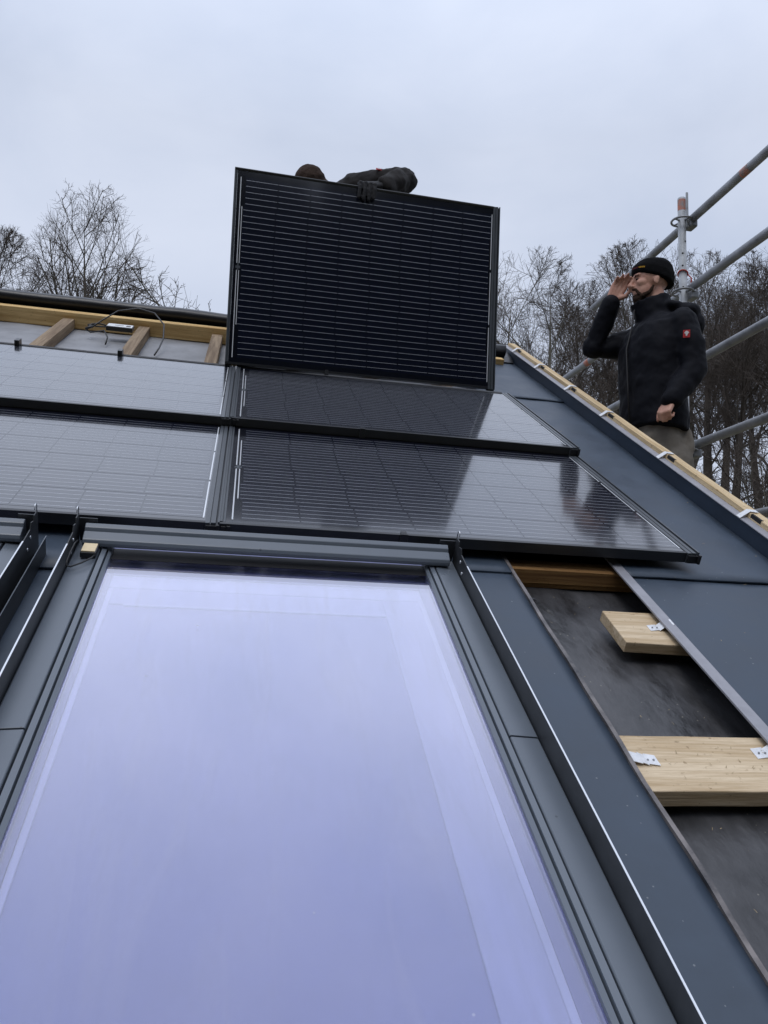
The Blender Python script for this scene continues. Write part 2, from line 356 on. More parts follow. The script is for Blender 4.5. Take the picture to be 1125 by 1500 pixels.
# black underlay in the open strip and pale underlay under the ridge
wavy_sheet('underlay_membrane', .60, 1.50, V0+.05, 2.60, -.080, -.080, M['underlay'], .006, 30, 70, .003, 3)
wavy_sheet('ridge_underlay', UL, 1.50, 3.9, VR-.04, -.060, -.060, M['greylay'], .005, 60, 20, .003, 5)
# blue-grey sheets right of the open strip; each upper one laps over the one below
SU0, SU1 = 1.178, 1.805
wavy_sheet('roof_sheet', SU0, SU1, V0, 2.06, 0, 0, M['sheet'], .002, 16, 40, .004, 1)
wavy_sheet('roof_sheet', SU0, SU1, 1.990, 4.22, .006, 0, M['sheet'], .002, 16, 40, .004, 11, droop=.006)
wavy_sheet('roof_sheet', 1.30, SU1, 4.168, VR, .006, 0, M['sheet'], .002, 12, 24, .004, 21, droop=.004)
# strip between the window and the opening
wavy_sheet('roof_sheet', .62, .815, V0, 2.02, 0, 0, M['sheet'], .0012, 6, 40, .004, 31)
wavy_sheet('roof_sheet', .62, .817, 1.972, 2.40, .005, .001, M['sheet'], .002, 6, 8, .004, 41, droop=.004)
# sheet between and above the windows
wavy_sheet('roof_sheet', -.62, -.36, V0, 1.90, -.004, -.004, M['sheet'], .001, 6, 20, .004, 51)
wavy_sheet('roof_sheet', UL, .617, 1.86, 2.50, .004, .001, M['sheet'], .001, 40, 6, .004, 61)
wavy_sheet('roof_sheet', UL, -1.66, V0, 1.9, -.002, -.002, M['sheet'], .001, 12, 10, .004, 71)
wavy_sheet('roof_sheet', -1.70, .66, V0, .30, -.008, -.008, M['sheet'], .001, 12, 10, .004, 81)
# folded edges of the opening
hbox('folded_edge', (1.166, 1.200, V0, 2.165, .0025, .0085), M['edge'], .001)
bm = bmesh.new()
for k in range(60):
    v0 = V0 + (2.13-V0)*k/60; v1 = V0 + (2.13-V0)*(k+1)/60
    a = .004*noise.noise(Vector((v0*5, 2, 0))); b = .004*noise.noise(Vector((v1*5, 2, 0)))
    q = [bm.verts.new(p) for p in ((.811+a, v0, -.032), (.823+a, v0, -.030), (.822+a, v0, .007+a), (.812+a, v0, .007+a),
                                   (.811+b, v1, -.032), (.823+b, v1, -.030), (.822+b, v1, .007+b), (.812+b, v1, .007+b))]
    for f in ((0,1,5,4),(1,2,6,5),(2,3,7,6),(3,0,4,7)): bm.faces.new([q[i] for i in f])
bmesh.ops.remove_doubles(bm, verts=bm.verts, dist=1e-5)
hpart('cut_edge', bm, mat('torn_sheet_edge', (0.14, 0.125, 0.12), 0.4, var=0.6, vscale=14, alt=(0.03, 0.03, 0.035)))
# crumpled foil flap at the top of the cut edge
bm = bmesh.new()
random.seed(3)
g = [[bm.verts.new((.822+.075*i/5, 1.90-.035*j/3-.05*i/5+random.uniform(-.006, .006), -.025+.02*random.random()-.03*i/5)) for i in range(6)] for j in range(4)]
for j in range(3):
    for i in range(5): bm.faces.new((g[j][i], g[j][i+1], g[j+1][i+1], g[j+1][i]))
hpart('torn_foil', bm, M['foil'])
# planks and battens in the open strip
hbox('batten', (.825, 1.45, 2.035, 2.100, -.060, -.012), M['tim_brown'], .002)
hbox('batten', (.825, 1.45, 2.04, 2.095, -.077, -.062), M['tim_brown'], .002)
def plank(u0, u1, v0, v1, n0, n1, skew=0.0):
    bm = bmesh.new(); nx = 16
    rows = []
    for i in range(nx+1):
        u = u0+(u1-u0)*i/nx
        e = .0025*noise.noise(Vector((u*9, v0, 1)))
        f = .0025*noise.noise(Vector((u*9, v1, 5)))
        rows.append([bm.verts.new(p) for p in ((u, v0+e-skew*i/nx, n0), (u, v1+f, n0), (u, v1+f, n1), (u, v0+e-skew*i/nx, n1))])
    for i in range(nx):
        for k in range(4): bm.faces.new((rows[i][k], rows[i][(k+1) % 4], rows[i+1][(k+1) % 4], rows[i+1][k]))
    bm.faces.new(rows[0][::-1]); bm.faces.new(rows[-1])
    return hpart('plank', bm, M['tim_plank'], .0025)
p1 = plank(1.030, 1.46, 1.640, 1.800, -.044, -.012, .02)
p2 = plank(.826, 1.46, 1.095, 1.262, -.052, -.012)
plank(.826, 1.46, .42, .58, -.052, -.012)
for (v0_, v1_, n1_) in ((1.67, 1.78, -.0445), (1.12, 1.24, -.0525), (.45, .56, -.0525)):
    hbox('plank_packer', (1.28, 1.40, v0_, v1_, -.077, n1_), M['tim_old'])
def strap(parent, u0, u1, v0, v1, n, tilt):
    bm = bmesh.new()
    pts = [(u0, n), ((u0*.6+u1*.4), n+.001), ((u0*.35+u1*.65), n+tilt*.6), (u1, n+tilt)]
    for k in range(3):
        a, b = pts[k], pts[k+1]
        q = [bm.verts.new(p) for p in ((a[0], v0, a[1]), (b[0], v0+.004, b[1]), (b[0], v1+.004, b[1]), (a[0], v1, a[1]))]
        bm.faces.new(q)
    bmesh.ops.remove_doubles(bm, verts=bm.verts, dist=1e-5)
    bmesh.ops.solidify(bm, geom=bm.faces[:], thickness=.0012)
    c = hpart('clip', bm, M['zinc'], 0, parent)
    for du in (.25, .6):
        b2 = bmesh.new(); cx = u0+(u1-u0)*du*.6
        bmesh.ops.create_cone(b2, cap_ends=True, segments=10, radius1=.0024, radius2=.002, depth=.002, matrix=Matrix.Translation((cx, (v0+v1)/2, n+.0028)))
        hpart('nail_head', b2, M['galv'], 0, parent)
strap(p1, 1.130, 1.196, 1.700, 1.728, -.0105, .0205)
strap(p2, .888, .826, 1.165, 1.196, -.0105, .008)
strap(p2, 1.128, 1.20, 1.190, 1.222, -.0105, .020)
# battens and rafters under the ridge
hbox('batten', (UL, -.02, 4.150, 4.185, -.052, .006), M['tim_u'], .002)
for u in (-5.18, -4.72, -4.26, -3.8, -3.34, -2.88, -2.42, -1.97, -1.52, -1.075, -.632, -.190, .25, .69, 1.13):
    hbox('rafter', (u-.033, u+.033, 4.19, 5.06, -.056, .004), M['tim_old'], .003)
hbox('ridge_batten', (UL, 1.70, 5.062, 5.125, -.056, .040), M['tim_u'], .004)
bm = bmesh.new()
pts = [(UL + (1.74-UL)*k/60, 5.215 + .008*noise.noise(Vector((k*.7, 0, 0))), .070 + .008*noise.noise(Vector((k*.5, 4, 0)))) for k in range(61)]
tube(bm, pts, [.042 + .006*noise.noise(Vector((k*.9, 8, 0))) for k in range(61)], 10)
hpart('ridge_roll', bm, M['foil'], 0, None, True)
bm = bmesh.new()
prism(bm, [(5.127, .012), (5.20, .034), (5.30, .05), (5.40, .02), (5.46, -.05), (5.40, -.055), (5.127, -.056)], 0, UL, 1.79)
hpart('ridge_foil', bm, M['foil'])
# verge: upstand, drip edge, timber, straps
bm = bmesh.new(); prism(bm, [(1.800, -.11), (1.806, -.11), (1.806, .066), (1.800, .066)], 1, V0, VR); hpart('verge_upstand', bm, M['upstand'])
bm = bmesh.new(); prism(bm, [(1.795, .067), (1.822, .073), (1.822, .076), (1.795, .070)], 1, V0, VR); hpart('verge_drip_edge', bm, M['edge'])
bm = bmesh.new(); nseg = 90; rows = []
for k in range(nseg+1):
    v = V0 + (VR-V0)*k/nseg
    e = [.0022*noise.noise(Vector((v*6, c*3, 2))) for c in range(4)]
    rows.append([bm.verts.new(p) for p in ((1.822, v, .040), (1.874+e[0], v, .040), (1.874+e[1], v, .092+e[2]), (1.824, v, .095+e[3]))])
for k in range(nseg):
    for c in range(4): bm.faces.new((rows[k][c], rows[k][(c+1) % 4], rows[k+1][(c+1) % 4], rows[k+1][c]))
bm.faces.new(rows[0][::-1]); bm.faces.new(rows[-1])
vb = hpart('verge_batten', bm, M['tim_v'], .002)
hbox('verge_board', (1.807, 1.835, V0, VR, -.13, .039), M['tim_old'])
for v in (1.15, 1.75, 2.38, 3.02, 3.66, 4.18, 4.72, 5.2):
    bm = bmesh.new()
    prism(bm, [(1.793, .0705), (1.826, .0985), (1.860, .0962), (1.861, .0978), (1.825, .1000), (1.792, .0725)], 1, v, v+.024)
    hpart('strap', bm, M['zinc'], 0, vb)
    hbox('gap', (1.8235, 1.832, v-.075, v-.012, .070, .0962), M['hole'], 0, vb)

# ------------------------------------------------------------------ solar panels
PW, PH, PT = 1.485, 1.045, 0.032
def build_panel():
    root = empty('solar_panel', (0, 0, 0))
    lam = boxobj('laminate', (.016, 1.445, .004, PH-.006, -.008, -.0005), M['lam'], root)
    # one cell mesh: dark wafer with five thin ribbons
    cw, ch = .1705, .1585
    bm = bmesh.new()
    box(bm, 0, cw, 0, ch, 0, .0004, 0)
    for k in range(5):
        y = ch*(k+.5)/5
        box(bm, .0020, cw-.0020, y-.00078, y+.00078, .0004, .0006, 1)
    me = bpy.data.meshes.new('cell'); bmesh.ops.recalc_face_normals(bm, faces=bm.faces); bm.to_mesh(me); bm.free()
    me.materials.append(M['cell']); me.materials.append(M['ribbon'])
    shift = (0.005, -0.006, 0.004, -0.005, -0.004, 0.006)
    for r in range(6):
        for c in range(8):
            o = bpy.data.objects.new('cell', me); COL.objects.link(o); o.parent = lam
            o.location = (.0545 + c*.1722 + shift[r]*.8, .038 + r*.1605, -.0005)
    def bus(x, y0, y1, w=.0042):
        boxobj('bus_ribbon', (x-w/2, x+w/2, y0, y1, -.0004, .0005), M['bus'], lam)
    bus(.034, .036, .498); bus(.034, .536, .998); bus(.0455, .21, .498, .0036); bus(.0455, .536, .84, .0036)
    bus(1.4385, .036, .345); bus(1.4385, .362, .66); bus(1.4385, .678, .998)
    bm = bmesh.new(); box(bm, .028, .052, .508, .522, -.0003, .0006); box(bm, .036, .044, .499, .5075, -.0003, .0005); box(bm, .036, .044, .5225, .534, -.0003, .0005)
    obj('junction_tab', bm, M['frame_side'], lam)
    # frame rails
    bm = bmesh.new(); prism(bm, [(0, -PT), (.012, -PT), (.012, .0012), (0, .0004)], 0, .0, 1.4445); obj('bottom_rail', bm, M['frame'], root)
    bm = bmesh.new(); prism(bm, [(PH-.013, -PT), (PH, -PT), (PH, .004), (PH-.004, .006), (PH-.013, .0012)], 0, .0, 1.4445); obj('top_rail', bm, M['frame'], root)
    bm = bmesh.new(); prism(bm, [(0, -PT), (.0155, -PT), (.0155, .0015), (.010, .0015), (.010, -.004), (.0075, -.004), (.0075, .003), (0, .003)], 1, .0125, PH-.0135); obj('side_rail', bm, M['frame_side'], root)
    bm = bmesh.new(); prism(bm, [(1.4455, -PT), (1.485, -PT), (1.485, .006), (1.480, .006), (1.480, -.012), (1.474, -.012), (1.474, .003), (1.461, .003), (1.4605, -.003), (1.4585, -.003), (1.458, .0025), (1.4455, .0015)], 1, -.004, PH); obj('side_rail', bm, M['frame_side'], root)
    bm = bmesh.new(); box(bm, 1.447, 1.4835, -.012, -.0045, -.030, -.004); box(bm, 1.4765, 1.484, -.022, -.0125, -.028, .002); obj('end_cap', bm, M['gasket'], root, .001)
    for x in (.52,):
        bm = bmesh.new(); box(bm, x, x+.022, -.010, -.0008, -.034, .006); box(bm, x+.002, x+.020, -.0008, .016, .0016, .006); obj('clip', bm, M['frame'], root, .001)
    bm = bmesh.new(); box(bm, .02, .03, -.010, -.0008, -.028, -.004); box(bm, .004, .017, -.008, -.0008, -.026, -.006); obj('end_cap', bm, M['gasket'], root, .001)
    return root
proto = build_panel()
TILT = math.asin(.036/1.03)
ROW = 1.0255; VB = 2.047; UB = -.043
GRP = None
def place_panel(o, u, v, label):
    o.location = RP(u, v, .070); o.rotation_euler = (TH - TILT, 0, 0)
    tag(o, label, 'solar panel', 'black solar panels on the roof')
place_panel(proto, UB, VB, 'black solar panel above the big roof window, its end beside the open strip')
pp = copy_tree(proto); place_panel(pp, UB, VB+ROW, 'flat-laid black solar panel directly below the upright panel')
pp = copy_tree(proto); place_panel(pp, UB-PW, VB, 'pale reflecting solar panel just above the window with the small sensor box')
pp = copy_tree(proto); place_panel(pp, UB-PW, VB+ROW, 'pale reflecting solar panel directly below the open ridge rafters')
raised = copy_tree(proto)
# upright panel held on its lower edge at the top of the second row
ex = Vector((.9985, .049, .022)).normalized(); ey = Vector((-.018, -.086, .996)); ey = (ey - ex*ey.dot(ex)).normalized(); ez = ex.cross(ey)
o0 = W(-.108, 3.985, 1.322)
raised.rotation_mode = 'QUATERNION'
Rm = Matrix((ex, ey, ez)).transposed()
raised.rotation_quaternion = Rm.to_quaternion(); raised.location = o0
tag(raised, 'black solar panel held upright on its edge by the worker behind it', 'solar panel', 'black solar panels on the roof')
RAISED_TOP = lambda x: o0 + Rm @ Vector((x, PH, 0))
# clips waiting on the upper edge of the left column
for u in (-1.115, -.628):
    hbox('panel_hook', (u-.011, u+.011, 4.085, 4.135, .034, .062), M['frame'], .001)

# ------------------------------------------------------------------ roof windows
def build_window():
    root = empty('roof_window', (0, 0, 0))          # local x: u - centre, y: v, z: n
    hw = .413; y0, y1 = .25, 1.912
    boxobj('pane', (-hw, hw, y0, y1, .034, .040), M['pane'], root)
    # casing underneath
    bm = bmesh.new()
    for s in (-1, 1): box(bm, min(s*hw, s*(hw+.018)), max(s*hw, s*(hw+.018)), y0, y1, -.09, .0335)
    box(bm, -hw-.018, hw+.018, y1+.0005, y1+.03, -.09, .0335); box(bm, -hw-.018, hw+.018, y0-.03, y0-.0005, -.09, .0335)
    obj('casing', bm, M['casing_reflection'], root)
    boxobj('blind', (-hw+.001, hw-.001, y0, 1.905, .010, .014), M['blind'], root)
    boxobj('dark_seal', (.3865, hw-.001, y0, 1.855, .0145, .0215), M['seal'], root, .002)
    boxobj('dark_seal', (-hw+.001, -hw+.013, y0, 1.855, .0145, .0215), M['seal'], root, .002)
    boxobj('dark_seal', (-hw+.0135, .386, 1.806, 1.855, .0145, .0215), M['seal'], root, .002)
    boxobj('painted_reflection_band', (.2765, .386, y0, 1.745, .0145, .0185), M['casing_reflection'], root, .003)  # pale strips below the glass paint in bands of reflected light
    boxobj('reflection_band_edge', (.372, .386, y0, 1.745, .0187, .0215), M['reflection_bright'], root, .002)
    boxobj('reflection_band_edge', (-hw+.0135, -hw+.026, y0, 1.745, .0145, .0185), M['reflection_bright'], root, .002)
    boxobj('painted_reflection_band', (-hw+.0135, .386, 1.7455, 1.8055, .0145, .0200), M['reflection_bright'], root, .004)
    boxobj('painted_reflection_band', (-hw+.0265, .276, 1.672, 1.745, .0145, .0180), M['casing_reflection'], root, .003)
    boxobj('reflection_band_edge', (-hw+.06, .276, 1.664, 1.6715, .0145, .0195), M['reflection_bright'], root, .001)
    boxobj('reflection_band_edge', (.070, .075, 1.6725, 1.744, .0182, .0190), M['reflection_bright'], root)
    boxobj('edge_print', (-hw, hw, 1.852, y1, .0404, .0412), M['gasket'], root)
    # sash profile with two grooves and outer cladding on both sides
    for s in (-1, 1):
        bm = bmesh.new()
        prof = [(hw+.0005, .020), (hw+.0005, .047), (hw+.008, .052), (hw+.0085, .040), (hw+.0115, .040), (hw+.012, .056), (hw+.023, .058), (hw+.0235, .043), (hw+.027, .043), (hw+.0275, .020)]
        prism(bm, [(s*x, z) for x, z in prof], 1, y0-.03, 1.925); obj('sash_profile', bm, M['clad'], root)
        for (a, b, dz) in ((y0-.03, 1.1675, .0), (1.1705, 1.925, .0012)):
            bm = bmesh.new()
            prof = [(hw+.0285, .010), (hw+.0285, .054+dz), (hw+.031, .0565+dz), (hw+.086, .0525+dz), (hw+.0895, .049+dz), (hw+.0895, .010)]
            prism(bm, [(s*x, z) for x, z in prof], 1, a, b); obj('cladding', bm, M['clad'], root, .0008)
        # upstand rail with bright cut edge, notched head and hook
        xr = hw+.0905
        bm = bmesh.new()
        prof = [(y0-.03, .0), (1.935, .0), (1.935, .125), (1.905, .125), (1.90, .112), (1.875, .118), (1.865, .104), (1.80, .102), (y0-.03, .102)]
        A = [bm.verts.new((s*xr, p[0], p[1])) for p in prof]; B = [bm.verts.new((s*(xr+.0025), p[0], p[1])) for p in prof]
        bm.faces.new(A); bm.faces.new(B[::-1])
        for i in range(len(prof)): bm.faces.new((A[i], A[(i+1) % len(prof)], B[(i+1) % len(prof)], B[i]))
        rail = obj('side_rail', bm, M['rail'], root)
        bm = bmesh.new(); box(bm, *sorted((s*(xr-.0004), s*(xr+.0029))), y0-.03, 1.80, .1022, .1032); obj('bright_edge', bm, M['bare'], rail)
        bm = bmesh.new()
        hx = s*(xr+.001)
        tube(bm, [(hx, 1.933, .118), (hx, 1.934, .140), (hx, 1.929, .147), (hx, 1.918, .147), (hx, 1.914, .136)], .0016, 6); obj('hook', bm, M['bare'], rail)
        bm = bmesh.new()
        tube(bm, [(hx-s*.003, 1.86, .085), (hx+s*.003, 1.86, .085)], .0045, 8); tube(bm, [(hx-s*.003, 1.83, .065), (hx+s*.003, 1.83, .065)], .0045, 8); obj('rivet', bm, M['bare'], rail)
        bm = bmesh.new()
        prof = [(xr+.003, .0), (xr+.021, .0), (xr+.021, .052), (xr+.019, .052), (xr+.019, .003), (xr+.003, .003)]
        prism(bm, [(s*x, z) for x, z in prof], 1, y0-.03, 1.93); obj('outer_flange', bm, M['rail'], root)
        bm = bmesh.new(); box(bm, *sorted((s*(xr+.0188), s*(xr+.0212))), y0-.03, 1.94, .0522, .0528); obj('flange_edge', bm, M['clad'], root)
        boxobj('end_bracket', (*sorted((s*(xr-.045), s*(xr-.001))), 1.936, 1.939, .02, .112), M['rail'], root)
    # hood over the head of the window
    bm = bmesh.new()
    prism(bm, [(1.876, .061), (1.872, .065), (1.872, .073), (1.876, .081), (1.901, .092), (1.905, .088), (1.910, .099), (1.923, .105), (1.931, .100), (1.931, .061)], 0, -hw-.072, hw+.066)
    obj('hood', bm, M['clad'], root, .002)
    # bottom rail
    boxobj('bottom_cover', (-hw-.085, hw+.085, y0-.12, y0-.032, .012, .056), M['clad'], root, .004)
    return root
win = build_window()
win.location = RP(.1085, 0, 0); win.rotation_euler = (TH, 0, 0)
tag(win, 'large roof window with lavender reflecting pane, framed in anthracite, sensor box on its corner', 'roof window', 'roof windows')
w2 = copy_tree(win); w2.location = RP(.1085-1.110, 0, 0)
tag(w2, 'neighbouring roof window, only its frame edge and hood beyond the narrow gutter', 'roof window', 'roof windows')
# sensor box on the cladding
sb = roof_empty('sensor_box', -.352, 1.815, .0582)
tag(sb, 'small black sensor box with cream pad and looped cable on the window frame', 'sensor box')
boxobj('housing', (-.019, .019, 0, .050, 0, .016), M['blkplastic'], sb, .003)
boxobj('pad', (-.0165, .0165, .003, .047, .0162, .0195), M['pad'], sb, .001)
bm = bmesh.new()
tube(bm, [(.017, .004, .010), (.012, -.020, .012), (-.006, -.044, .010), (-.027, -.062, .008), (-.036, -.066, .012), (-.037, -.055, .020), (-.036, -.02, .026), (-.034, .02, .030), (-.032, .045, .026)], .0022, 7)
obj('cable', bm, M['blkplastic'], sb, 0, True)

# ------------------------------------------------------------------ power optimiser under the ridge
po = roof_empty('power_optimizer', -.745, 4.86, .006)
tag(po, 'small black junction box with white label and looped black cable on a rafter', 'junction box')
boxobj('housing', (-.075, .075, -.045, .045, -.0005, .026), M['blkplastic'], po, .004)
boxobj('label', (-.070, .070, -.038, .040, .0264, .0272), M['label'], po)
boxobj('print_line', (-.03, .02, -.005, .004, .0274, .0278), M['blkplastic'], po)
boxobj('print_line', (.035, .06, -.02, .012, .0274, .0278), M['blkplastic'], po)
bm = bmesh.new()
tube(bm, [(-.07, .02, .012), (-.12, .03, .02), (-.16, .0, .02), (-.18, -.03, .0), (-.15, -.035, .01), (-.11, .02, .04), (-.03, .12, .09), (.08, .16, .11), (.18, .12, .10), (.25, .0, .06), (.26, -.12, .0), (.25, -.24, -.03), (.235, -.33, -.052)], .0045, 7)
tube(bm, [(-.07, .0, .012), (-.13, -.01, .01), (-.17, .02, .008), (-.19, -.02, -.01), (-.16, -.05, -.02), (-.08, -.06, .0), (-.05, -.13, -.02), (-.05, -.20, -.048)], .0045, 7)
obj('cable', bm, M['blkplastic'], po, 0, True)
bm = bmesh.new(); tube(bm, [(-.19, -.035, -.006), (-.15, -.02, .012)], .008, 8); tube(bm, [(-.185, .03, .004), (-.15, .0, .012)], .008, 8); obj('plug', bm, M['blkplastic'], po)

# straw on the underlay
bm = bmesh.new(); tube(bm, [(1.06, .985, -.076), (1.10, .968, -.074), (1.15, .945, -.073), (1.16, .925, -.074)], .0018, 5)
st = hpart('straw_stalk', bm, M['straw']); st.parent = None
st.location = FOOT; tag(st, 'thin dry straw stalk lying on the black underlay below the plank', 'straw')

bm = bmesh.new(); rs = random.Random(9)
for k in range(120):
    if k < 55: u, v, n = rs.uniform(.84, 1.15), rs.uniform(.5, 2.0), -.0745
    elif k < 85: u, v, n = rs.uniform(1.22, 1.78), rs.uniform(1.0, 4.0), .009
    else: u, v, n = rs.uniform(.84, 1.16), rs.uniform(1.11, 1.25), -.0105
    if k < 55 and (1.07 < v < 1.28 or (u > 1.0 and 1.6 < v < 1.82)): continue
    l, w, a = rs.uniform(.0012, .0050), rs.uniform(.0005, .0011), rs.uniform(0, 6.28)
    c_, s_ = math.cos(a), math.sin(a); e = rs.uniform(0, .003)
    q4 = [bm.verts.new((u+c_*x-s_*y, v+s_*x+c_*y, n+(e if x > 0 else 0))) for x, y in ((-l, -w), (l, -w*.5), (l, w*.5), (-l, w))]
    bm.faces.new(q4)
sp = hpart('sawdust', bm, M['straw']); sp.parent = None; sp.location = FOOT
tag(sp, 'pale wood splinters and sawdust scattered over planks, underlay and roof sheet', 'sawdust', kind='stuff')

# ------------------------------------------------------------------ scaffold
XS, YS = 2.60, 4.135
sc = empty('scaffold', (XS, YS, 0)); tag(sc, 'galvanised tube scaffold with guard rails beside the roof verge', 'scaffold')
def sw(x, y, z): return Vector((x-XS, y-YS, z+CAMZ))
DECK = .27
for (x, y, zt, m_) in ((XS, YS, 2.735, 'galv_l'), (XS, YS-2.57, 2.735, 'galv_l'), (1.99, YS, DECK-.09, 'galv'), (1.99, YS-2.57, DECK-.09, 'galv'), (XS, YS+2.3, .9, 'galv'), (1.99, YS+2.3, DECK-.09, 'galv')):
    bm = bmesh.new(); tube(bm, [sw(x, y, -CAMZ+.03), sw(x, y, zt)], .0242, 16); post = obj('post', bm, M[m_], sc)
    boxobj('base_plate', (x-XS-.075, x-XS+.075, y-YS-.075, y-YS+.075, 0.002, .03), M['galv'], sc)
    if x == XS and y == YS:
        bm = bmesh.new(); tube(bm, [sw(x, y, zt-.085), sw(x, y, zt-.012)], .0245, 16, cap=False); obj('paint_mark', bm, M['orange'], post)
        for zz, ax in ((2.44, .3), (2.36, -.5), (2.28, -.55), (2.14, -.5), (1.98, -.5), (1.80, -.5), (1.40, -.5), (1.25, -.5)):
            bm = bmesh.new(); d = Vector((math.sin(ax), -math.cos(ax), 0))
            c = sw(x, y, zz)
            tube(bm, [c + d*.0232, c + d*.0245], .006, 10); obj('hole', bm, M['hole'], post)
RZ = (2.612, 2.145, 1.660, 1.152, .662)
RY = ((1.0, 5.46), (1.0, 6.0), (1.0, 6.0), (1.0, 6.0), (1.0, 6.0))
for k, z in enumerate(RZ):
    bm = bmesh.new()
    xo = XS + (-.052 if k == 0 else .030)
    xo = XS + .054
    tube(bm, [sw(xo, RY[k][0], z + (.035 if k == 0 else 0)), sw(xo, RY[k][1], z - (.045 if k == 0 else -.01))], .0262, 14)
    r = obj('guard_rail', bm, M['galv'], sc)
    # ring rosette and wedge head at the post
    for y in (YS, YS-2.57):
        bm = bmesh.new(); c = sw(XS, y, z-.03)
        ringp = [c + Vector((.062*math.cos(a*math.pi/10), .062*math.sin(a*math.pi/10), .0)) for a in range(21)]
        tube(bm, ringp, .007, 8, cap=False)
        for a in range(4):
            tube(bm, [c + Vector((.024*math.cos(a*math.pi/2+.3), .024*math.sin(a*math.pi/2+.3), 0)), c + Vector((.060*math.cos(a*math.pi/2+.3), .060*math.sin(a*math.pi/2+.3), 0))], .006, 6)
        obj('rosette', bm, M['galv'], sc)
        bm = bmesh.new(); box(bm, XS-XS+.030, .082, y-YS-.045, y-YS+.03, z+CAMZ-.075, z+CAMZ-.026); obj('wedge_head', bm, M['galv'], sc, .008)
        if k == 0:
            bm = bmesh.new(); q = sw(XS, y, z); box(bm, .010, .026, y-YS-.034, y-YS-.028, q.z-.08, q.z+.15); obj('wedge', bm, M['galv_l'], sc, .002)
    for (yy, kk) in ((3.58, 0), (4.93, 0), (5.55, 1)):
        if kk == k:
            zz = z + .035 - .080*(yy-1.0)/4.46 if k == 0 else z + .01*(yy-1)/5
            bm = bmesh.new(); tube(bm, [sw(xo, yy-.035, zz+.0006), sw(xo, yy+.035, zz-.0006)], 0.0266, 14, cap=False); obj('paint_mark', bm, M['orange'], r)
bm = bmesh.new(); c = sw(XS, YS, 2.235)
tube(bm, [c + Vector((.029*math.cos(a), .029*math.sin(a), .014*math.cos(a+2.2))) for a in [k*2*math.pi/16 for k in range(17)]], .0045, 6, cap=False)
tube(bm, [c + Vector((.028, -.012, -.005)), c + Vector((.045, -.02, -.03)), c + Vector((.04, -.02, -.10))], .0045, 6); obj('red_tie', bm, M['redcord'], sc)
for y in (YS-2.57, YS, YS+2.3):
    bm = bmesh.new(); tube(bm, [sw(1.99, y, DECK-.085), sw(XS, y, DECK-.085)], .0242, 12); obj('transom', bm, M['galv'], sc)
for k in range(3):
    x0 = 2.005 + k*.192
    bm = bmesh.new(); box(bm, x0-XS, x0+.188-XS, 1.35-YS, 6.5-YS, CAMZ+DECK-.06, CAMZ+DECK-.002); obj('deck_board', bm, M['deckw'], sc, .004)
# ------------------------------------------------------------------ people
def ball(bm, c, r, rot=None, sub=3):
    r = (r, r, r) if not hasattr(r, '__len__') else r
    m = Matrix.Translation(c) @ (rot.to_4x4() if rot else Matrix.Identity(4)) @ Matrix.Diagonal((*r, 1))
    bmesh.ops.create_icosphere(bm, subdivisions=sub, radius=1.0, matrix=m)
def limb(bm, pts, rad, sides=14, balls=True):
    tube(bm, pts, rad, sides)
    if balls:
        for p, r in zip(pts, rad): ball(bm, Vector(p), r*1.0, sub=2)
def loft(bm, rings, n=28, power=2.3):
    """rings: (centre, half depth along F, half width along L, F, L)"""
    R_ = []
    for c, a, b, F, L in rings:
        row = []
        for k in range(n):
            t = 2*math.pi*k/n; cs, sn = math.cos(t), math.sin(t)
            x = math.copysign(abs(cs)**(2/power), cs)*a; y = math.copysign(abs(sn)**(2/power), sn)*b
            row.append(bm.verts.new(Vector(c) + F*x + L*y))
        R_.append(row)
    for i in range(len(R_)-1):
        for k in range(n): bm.faces.new((R_[i][k], R_[i][(k+1) % n], R_[i+1][(k+1) % n], R_[i+1][k]))
    bm.faces.new(R_[0][::-1]); bm.faces.new(R_[-1])
def fused(name, bm, material, parent, voxel, smooth_it=4, wrinkle=0.0, wsize=0.08, seed=0):
    bmesh.ops.recalc_face_normals(bm, faces=bm.faces)
    o = obj(name, bm, material, parent, 0, True)
    r = o.modifiers.new('fuse', 'REMESH'); r.mode = 'VOXEL'; r.voxel_size = voxel; r.use_smooth_shade = True
    s = o.modifiers.new('relax', 'SMOOTH'); s.iterations = smooth_it; s.factor = 0.5
    if wrinkle > 0:
        tx = bpy.data.textures.new(name + '_folds', 'CLOUDS'); tx.noise_scale = wsize; tx.noise_depth = 2
        d = o.modifiers.new('folds', 'DISPLACE'); d.texture = tx; d.strength = wrinkle; d.mid_level = 0.5; d.texture_coords = 'LOCAL'
    return o
